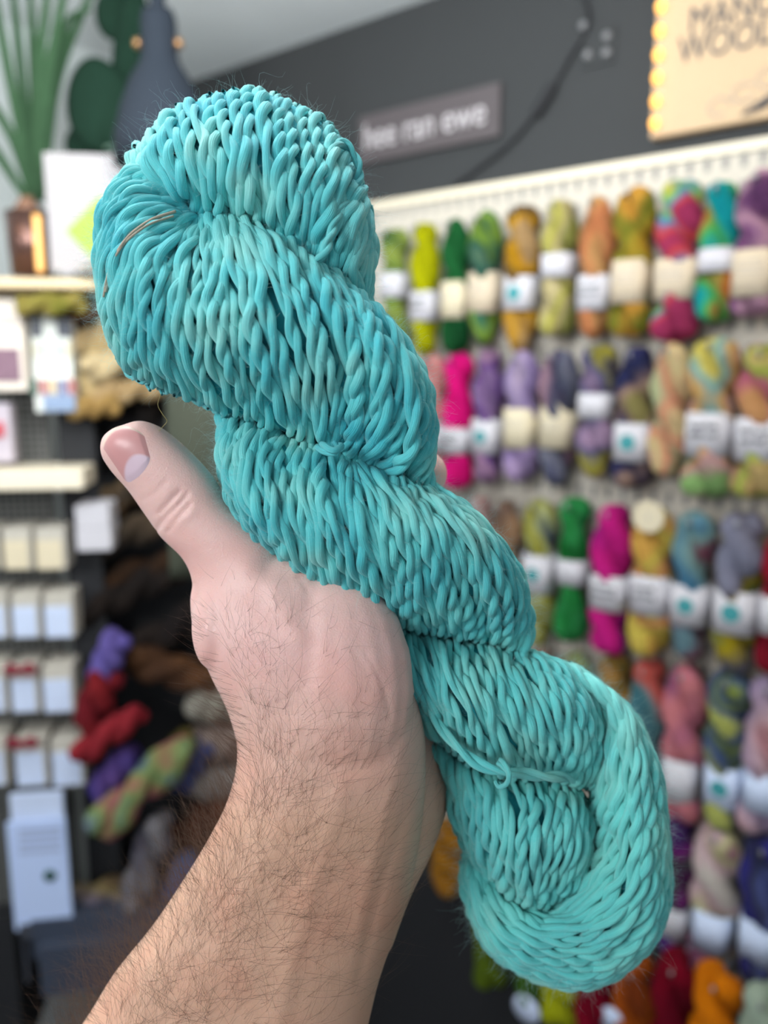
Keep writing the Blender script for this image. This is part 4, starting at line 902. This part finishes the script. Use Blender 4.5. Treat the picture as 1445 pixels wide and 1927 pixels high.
# ================================================================ HAND AND FOREARM
def loft(secs, nring, seg=40, rx=1.0, pw=.92):
    A = np.array([(l[0], l[1], r[0], r[1], d, b) for l, r, d, b in secs], float)
    q = np.linspace(0, 1, nring); B = cinterp(A, q)
    a = np.linspace(0, 2*PI, seg, endpoint=False); ca, sa = np.cos(a), np.sin(a)
    ca = np.sign(ca)*np.abs(ca)**pw; sa = np.sign(sa)*np.abs(sa)**pw
    cu = (B[:, 0]+B[:, 2])/2; cv_ = (B[:, 1]+B[:, 3])/2; hu = (B[:, 2]-B[:, 0])/2; hv = (B[:, 3]-B[:, 1])/2
    U = cu[:, None]+hu[:, None]*ca; Vv = cv_[:, None]+hv[:, None]*ca; D = B[:, 4][:, None]-B[:, 5][:, None]*sa
    V = P(U, Vv, D).reshape(-1, 3); F = []
    for i in range(nring-1):
        for j in range(seg): F.append((i*seg+j, i*seg+(j+1) % seg, (i+1)*seg+(j+1) % seg, (i+1)*seg+j))
    F.append(tuple(range(seg-1, -1, -1))); F.append(tuple(range((nring-1)*seg, nring*seg)))
    return V, F
arm = [((-330, 2700), (420, 2800), .292, .034), ((-190, 2420), (520, 2500), .285, .031), ((-30, 2150), (620, 2230), .279, .028), ((60, 2040), (655, 2085), .275, .027), ((152, 1930), (688, 1950), .271, .026), ((216, 1830), (712, 1850), .268, .025),
       ((288, 1740), (742, 1762), .266, .024), ((342, 1660), (766, 1690), .264, .0235), ((394, 1575), (786, 1600), .262, .023), ((430, 1500), (797, 1520), .261, .023),
       ((446, 1420), (801, 1440), .261, .023), ((430, 1345), (797, 1370), .261, .024), ((395, 1270), (775, 1290), .261, .025), ((366, 1200), (742, 1220), .261, .0245),
       ((358, 1135), (705, 1165), .262, .0225), ((360, 1090), (650, 1120), .262, .019), ((342, 1050), (572, 1080), .2615, .0160), ((304, 1012), (522, 1022), .260, .0138),
       ((271, 966), (442, 956), .2585, .0122), ((240, 922), (398, 893), .257, .0113), ((208, 885), (353, 845), .256, .0105), ((190, 853), (308, 808), .255, .0092),
       ((193, 824), (276, 794), .2545, .0070), ((212, 806), (256, 792), .254, .0035)]
palm = [((430, 1750), (735, 1790), .272, .022), ((470, 1660), (772, 1690), .274, .022), ((520, 1580), (815, 1600), .279, .022), ((560, 1500), (843, 1510), .285, .022),
        ((590, 1430), (838, 1440), .290, .021), ((600, 1360), (822, 1370), .294, .019), ((560, 1290), (840, 1300), .300, .017), ((530, 1200), (870, 1200), .303, .015),
        ((520, 1110), (880, 1080), .300, .013), ((530, 1020), (840, 960), .296, .011), ((560, 980), (800, 930), .294, .007)]
fingers = {'index': [(575, 1000, .294, .0105), (650, 940, .293, .0098), (730, 905, .290, .0092), (790, 893, .283, .0086), (817, 893, .2735, .0075)],
           'middle': [(640, 1055, .297, .0108), (725, 1010, .298, .010), (800, 1000, .295, .0094), (850, 1015, .288, .0086), (868, 1035, .280, .0075)],
           'ring': [(710, 1090, .300, .0105), (795, 1045, .301, .0098), (870, 1045, .298, .009), (915, 1075, .291, .0083), (925, 1100, .284, .007)],
           'little': [(780, 1150, .303, .0095), (850, 1120, .304, .0087), (910, 1125, .301, .008), (945, 1150, .295, .0073), (952, 1170, .289, .0062)]}
HV, HF = [], []; hb = 0
def addh(V, F):
    global hb
    HV.append(V); HF.extend([tuple(i+hb for i in f) for f in F]); hb += len(V)
addh(*loft(arm, 175, 48)); addh(*loft(palm, 60, 36))
for k, pts in fingers.items():
    p = crom([tuple(P(a, b, c)) for a, b, c, r in pts], 36); rr = np.interp(np.linspace(0, 1, 36), np.linspace(0, 1, len(pts)), [r for *_, r in pts])
    s = np.linspace(0, 1, 36); rr = rr*(1+.05*np.cos(s*PI*5)); rr[-4:] *= [.93, .8, .6, .25]
    V, F, _, _ = tubes(p[None], rr[None], 20)
    addh(V, [tuple(f) for f in F]+[tuple(range(19, -1, -1)), tuple(range(35*20, 36*20))])
# bony bump at the base of the thumb, tendon ridge
def blob(u, v, d, ru, rv, rd_):
    V, F = [], []
    R_ = 10; S_ = 18
    for i in range(R_+1):
        t = PI*i/R_
        for j in range(S_):
            a = 2*PI*j/S_; V.append((u+ru*math.sin(t)*math.cos(a), v+rv*math.cos(t), d-rd_*math.sin(t)*math.sin(a)))
    V = np.array(V)
    for i in range(R_):
        for j in range(S_): F.append((i*S_+j, i*S_+(j+1) % S_, (i+1)*S_+(j+1) % S_, (i+1)*S_+j))
    return P(V[:, 0], V[:, 1], V[:, 2]), F
addh(*blob(398, 1180, .256, 38, 80, .012))
addh(*blob(540, 1185, .2585, 170, 150, .0200))
addh(*blob(600, 1180, .2585, 130, 120, .0195))
addh(*blob(630, 1300, .250, 150, 230, .0155))
tmp = mesh('tmp', np.vstack(HV), HF)
bpy.context.view_layer.objects.active = tmp
md = tmp.modifiers.new('r', 'REMESH'); md.mode = 'VOXEL'; md.voxel_size = .00085; md.use_smooth_shade = True
bpy.context.view_layer.update()
me = bpy.data.meshes.new_from_object(tmp.evaluated_get(bpy.context.evaluated_depsgraph_get()))
bpy.data.objects.remove(tmp)
nv = len(me.vertices); co = np.empty(nv*3); me.vertices.foreach_get('co', co); co = co.reshape(-1, 3)
ed = np.empty(len(me.edges)*2, np.int32); me.edges.foreach_get('vertices', ed); ed = ed.reshape(-1, 2)
deg = np.bincount(ed.ravel(), minlength=nv)[:, None]
def smooth(co, it, lam=.5):
    for _ in range(it):
        for l in (lam, -lam*1.03):
            acc = np.zeros_like(co)
            for k in range(3): acc[:, k] = np.bincount(ed[:, 0], co[ed[:, 1], k], nv)+np.bincount(ed[:, 1], co[ed[:, 0], k], nv)
            co = co+l*(acc/deg-co)
    return co
co = smooth(co, 150)
# creases, tendons and veins on the side we see
uu, vv, dd = toeye(co)
me.vertices.foreach_set('co', co.ravel()); me.update()
nor = np.empty(nv*3); me.vertices.foreach_get('normal', nor); nor = nor.reshape(-1, 3)
fwd = Rc @ np.array([0, 0, -1.0]); front = np.clip(-(nor @ fwd), 0, 1)
def line_dist(pts):
    p = crom(pts, 60); d2 = np.full(nv, 1e9)
    for a, b in zip(p[:-1], p[1:]):
        ab = b-a; t = np.clip(((uu-a[0])*ab[0]+(vv-a[1])*ab[1])/(ab@ab), 0, 1)
        d2 = np.minimum(d2, (uu-a[0]-t*ab[0])**2+(vv-a[1]-t*ab[1])**2)
    return np.sqrt(d2)
disp = np.zeros(nv)
def crease(pts, w, dep):
    global disp
    disp = disp+dep*np.exp(-(line_dist(pts)/w)**2)
for pts, w, dep in [
    ([(300, 965), (318, 945), (338, 925)], 5, -.0008), ([(292, 1000), (310, 975), (336, 950), (352, 930)], 5, -.0007), ([(316, 1000), (335, 975), (356, 950)], 5, -.0006),
    ([(268, 940), (290, 930), (312, 905)], 5, -.0002), ([(300, 1008), (330, 985), (360, 965)], 9, .0003),
    ([(362, 1100), (372, 1135), (385, 1165)], 7, -.0009), ([(385, 1165), (400, 1180)], 6, -.0004),
    ([(560, 1080), (572, 1100), (578, 1112)], 6, -.0003), ([(470, 1075), (520, 1120), (560, 1190)], 26, .0009),
    ([(690, 1230), (720, 1290), (735, 1350)], 5, -.0002), ([(655, 1215), (690, 1260), (700, 1300)], 5, -.00015),
    ([(770, 1350), (745, 1450), (715, 1560), (690, 1660), (670, 1760)], 14, .0003),
    ([(795, 1400), (775, 1480), (755, 1560), (725, 1650), (700, 1740), (675, 1850)], 11, -.00035),
    ([(640, 1500), (600, 1620), (560, 1760), (520, 1927)], 22, .0007), ([(560, 1420), (520, 1560), (450, 1700)], 24, .0006),
    ([(450, 1400), (560, 1430), (690, 1440), (790, 1420)], 16, -.0004)]:
    crease(pts, w, dep)
fn = rng.normal(0, 1, nv)
co = co+nor*(disp*front)[:, None]
me.vertices.foreach_set('co', co.ravel()); me.update()

def mat_skin():
    m = bpy.data.materials.new('skin'); m.use_nodes = True; nt = m.node_tree; b = nt.nodes['Principled BSDF']; N = nt.nodes.new; Lk = nt.links.new
    b.inputs['Roughness'].default_value = .48; b.inputs['Specular IOR Level'].default_value = .45
    b.inputs['Subsurface Weight'].default_value = .25; b.inputs['Subsurface Radius'].default_value = (.008, .003, .0015); b.inputs['Subsurface Scale'].default_value = .35
    tc = N('ShaderNodeTexCoord')
    nz = N('ShaderNodeTexNoise'); nz.inputs['Scale'].default_value = 38; nz.inputs['Detail'].default_value = 3; Lk(tc.outputs['Object'], nz.inputs['Vector'])
    # tanned forearm, pinker hand and thumb (along the limb, object space)
    at = N('ShaderNodeAttribute'); at.attribute_name = 'pink'
    pinks = N('ShaderNodeMix'); pinks.data_type = 'RGBA'; pinks.inputs[6].default_value = lin((216, 172, 146)); pinks.inputs[7].default_value = lin((230, 188, 180)); Lk(at.outputs['Fac'], pinks.inputs[0])
    red = N('ShaderNodeMix'); red.data_type = 'RGBA'; red.blend_type = 'MULTIPLY'; red.inputs[7].default_value = (1.0, .84, .82, 1)
    rp = N('ShaderNodeValToRGB'); rp.color_ramp.elements[0].position = .45; rp.color_ramp.elements[1].position = .72; Lk(nz.outputs['Fac'], rp.inputs[0])
    ml = N('ShaderNodeMath'); ml.operation = 'MULTIPLY'; ml.inputs[1].default_value = .8; Lk(rp.outputs[0], ml.inputs[0])
    Lk(ml.outputs[0], red.inputs[0]); Lk(pinks.outputs[2], red.inputs[6]); Lk(red.outputs[2], b.inputs['Base Color'])
    vo = N('ShaderNodeTexVoronoi'); vo.feature = 'DISTANCE_TO_EDGE'; vo.inputs['Scale'].default_value = 1100; Lk(tc.outputs['Object'], vo.inputs['Vector'])
    n3 = N('ShaderNodeTexNoise'); n3.inputs['Scale'].default_value = 500; n3.inputs['Detail'].default_value = 3; Lk(tc.outputs['Object'], n3.inputs['Vector'])
    ad = N('ShaderNodeMath'); ad.operation = 'ADD'; Lk(vo.outputs['Distance'], ad.inputs[0]); Lk(n3.outputs['Fac'], ad.inputs[1])
    bp = N('ShaderNodeBump'); bp.inputs['Strength'].default_value = .35; bp.inputs['Distance'].default_value = .0003; Lk(ad.outputs[0], bp.inputs['Height']); Lk(bp.outputs[0], b.inputs['Normal'])
    return m
SKIN = mat_skin()
me.materials.clear(); me.materials.append(SKIN)
at = me.attributes.new('pink', 'FLOAT', 'POINT'); at.data.foreach_set('value', np.clip((1560-vv)/330, 0, 1).astype(np.float32))
me.polygons.foreach_set('use_smooth', [True]*len(me.polygons))
HO = np.array(P(560, 1700, .27))
co = co-HO; me.vertices.foreach_set('co', co.ravel()); me.update()
person = bpy.data.objects.new('person', me); COL.objects.link(person); person.location = tuple(HO)
tag(person, 'hand and hairy bare forearm holding the big turquoise skein, thumb raised', 'person')
bpy.context.view_layer.update()
polys = [tuple(p.vertices) for p in me.polygons]
bvh = BVHTree.FromPolygons([Vector(c+HO) for c in co], polys)
def cast(u, v):
    o = Vector(tuple(C0)); d = (Vector(tuple(P(u, v, 1.0)))-o).normalized()
    h = bvh.ray_cast(o, d); return h[0], h[1]
# thumbnail
def nail():
    tl, tr, br, bl_ = np.array((191., 847)), np.array((276., 824)), np.array((285., 864)), np.array((239., 914))
    V = []; n1, n2 = 40, 40; lun = []; tip = []
    for j in range(n2+1):
        t = j/n2
        for i in range(n1+1):
            s = i/n1
            a = tl*(1-s)+tr*s+np.array((-11., -33))*math.sin(PI*s)**.75     # free edge bows out
            b = bl_*(1-s)+br*s+np.array((5., 6))*math.sin(PI*s)
            q = a*(1-t)+b*t
            h, n = cast(*q)
            if h is None: q2 = q+np.array((12., 14)); h, n = cast(*q2); h = Vector(tuple(P(q[0], q[1], float(toeye(np.array(h))[2])+.0004)))
            e = min(min(s, 1-s)*7, 1)*min((1-t)*7, 1)*min(t*9+.5, 1)
            V.append(h-Vector(tuple(fwd))*(.00055*e-.00012))
            lun.append(float(np.clip((1-(((s-.5)/.5)**2+((1-t)/.42)**2))*4, 0, 1))); tip.append(float(np.clip((.075-t)*25, 0, 1)))
    F = [(j*(n1+1)+i, j*(n1+1)+i+1, (j+1)*(n1+1)+i+1, (j+1)*(n1+1)+i) for j in range(n2) for i in range(n1)]
    m = mat_plain('nail_pink', (206, 146, 144), .33, spec=.4); nt = m.node_tree; b = nt.nodes['Principled BSDF']
    last = None
    for an, c in (('lunula', (214, 188, 200)), ('free_edge', (226, 196, 178))):
        at = nt.nodes.new('ShaderNodeAttribute'); at.attribute_name = an
        mx = nt.nodes.new('ShaderNodeMix'); mx.data_type = 'RGBA'; mx.inputs[6].default_value = lin((204, 146, 144)); mx.inputs[7].default_value = lin(c)
        if last: nt.links.new(last.outputs[2], mx.inputs[6])
        nt.links.new(at.outputs['Fac'], mx.inputs[0]); last = mx
    nt.links.new(last.outputs[2], b.inputs['Base Color'])
    o = mesh('thumbnail', [tuple(v-Vector(tuple(HO))) for v in V], F, m, person)
    for an, arr in (('lunula', lun), ('free_edge', tip)):
        o.data.attributes.new(an, 'FLOAT', 'POINT').data.foreach_set('value', arr)
nail()

# arm hair -------------------------------------------------------------
def density(u, v):
    # thick along the outer edge and the forearm, thin on the back of the hand
    left = np.interp(v, [1200, 1340, 1420, 1500, 1600, 1740, 1930], [372, 430, 446, 430, 382, 288, 152])
    x = u-left
    if v < 1150: return .05 if v > 1080 else 0
    if v < 1300: return .55*math.exp(-x/110)+.12*math.exp(-((x-120)/90)**2)
    if v < 1420: return 1.0*math.exp(-x/90)+.22*math.exp(-x/260)
    if v < 1600: return .9*math.exp(-x/110)+.42*math.exp(-(x/270)**2)
    return 1.0*math.exp(-x/150)+.55*math.exp(-(x/330)**2)
roots, nrm, tu = [], [], []
tries = 0
while len(roots) < 1900 and tries < 90000:
    tries += 1
    v = random.uniform(1090, 1960); u = random.uniform(130, 830)
    if random.random() > density(u, v): continue
    h, n = cast(u, v)
    if h is None: continue
    if (h-Vector(tuple(C0))).length > .32: continue
    roots.append(tuple(h)); nrm.append(tuple(n)); tu.append((u, v))
# the outer edge of the arm, where the hair stands out against the room
nrm_all = np.empty(nv*3); me.vertices.foreach_get('normal', nrm_all); nrm_all = nrm_all.reshape(-1, 3)
ue, ve, _ = toeye(co+HO); fd = nrm_all @ fwd
le = np.interp(ve, [1200, 1340, 1420, 1500, 1600, 1740, 1930, 2100], [372, 430, 446, 430, 382, 288, 152, 30])
cand = np.where((fd > -.45) & (fd < .75) & (ue < le+75) & (ve > 1270) & (ve < 2000))[0]
pr = np.interp(ve[cand], [1270, 1340, 1420, 1900], [.1, .8, 1, 1]); pr /= pr.sum()
cand = rng.choice(cand, 1500, replace=False, p=pr)
roots += [tuple(x) for x in (co[cand]+HO)]; nrm += [tuple(x) for x in nrm_all[cand]]; tu += list(zip(ue[cand], ve[cand]))
roots = np.array(roots); nrm = np.array(nrm); tu = np.array(tu); n = len(roots)
right = Rc @ np.array([1.0, 0, 0]); up = Rc @ np.array([0, 1.0, 0])
# growth: up the arm, sweeping outwards to the left edge, curling right in the middle
left = np.interp(tu[:, 1], [1200, 1340, 1420, 1500, 1600, 1740, 1930], [372, 430, 446, 430, 382, 288, 152])
x = (tu[:, 0]-left)/300
ang = np.where(x < .14, rng.normal(2.15, .3, n), rng.normal(1.35-.5*np.clip(x, 0, 1), .5, n))
ang = np.where(tu[:, 1] > 1600, ang+.0+rng.normal(0, .2, n), ang)
g = np.cos(ang)[:, None]*right+np.sin(ang)[:, None]*up
g = g-(g*nrm).sum(1, keepdims=True)*nrm; g /= np.linalg.norm(g, axis=1, keepdims=True)
dr_ = g*.85+nrm*(rng.uniform(.2, .5, n)+np.where(x < .14, .55, 0))[:, None]; dr_ /= np.linalg.norm(dr_, axis=1, keepdims=True)
cdir = np.cross(nrm, g)*(rng.choice([-1, 1], n, p=[.3, .7])*rng.uniform(.2, 1.1, n))[:, None]-nrm*.25
ln = rng.uniform(.008, .024, n)*np.interp(tu[:, 1], [1100, 1350, 1500, 1950], [.42, .85, 1.15, 1.25])
HAIR = mat_plain('arm_hair_brown', (92, 68, 52), .45, spec=.4, var=.2, bscale=200)
hr_ = hairs('arm_hair', roots-nrm*.0002, dr_, ln, .000034, HAIR, person, rng.uniform(.1, .65, n), HO, nseg=12, curl_dir=cdir, seg=3, taper=.25, wig=.022)
tag(hr_, None, None, kind='stuff')
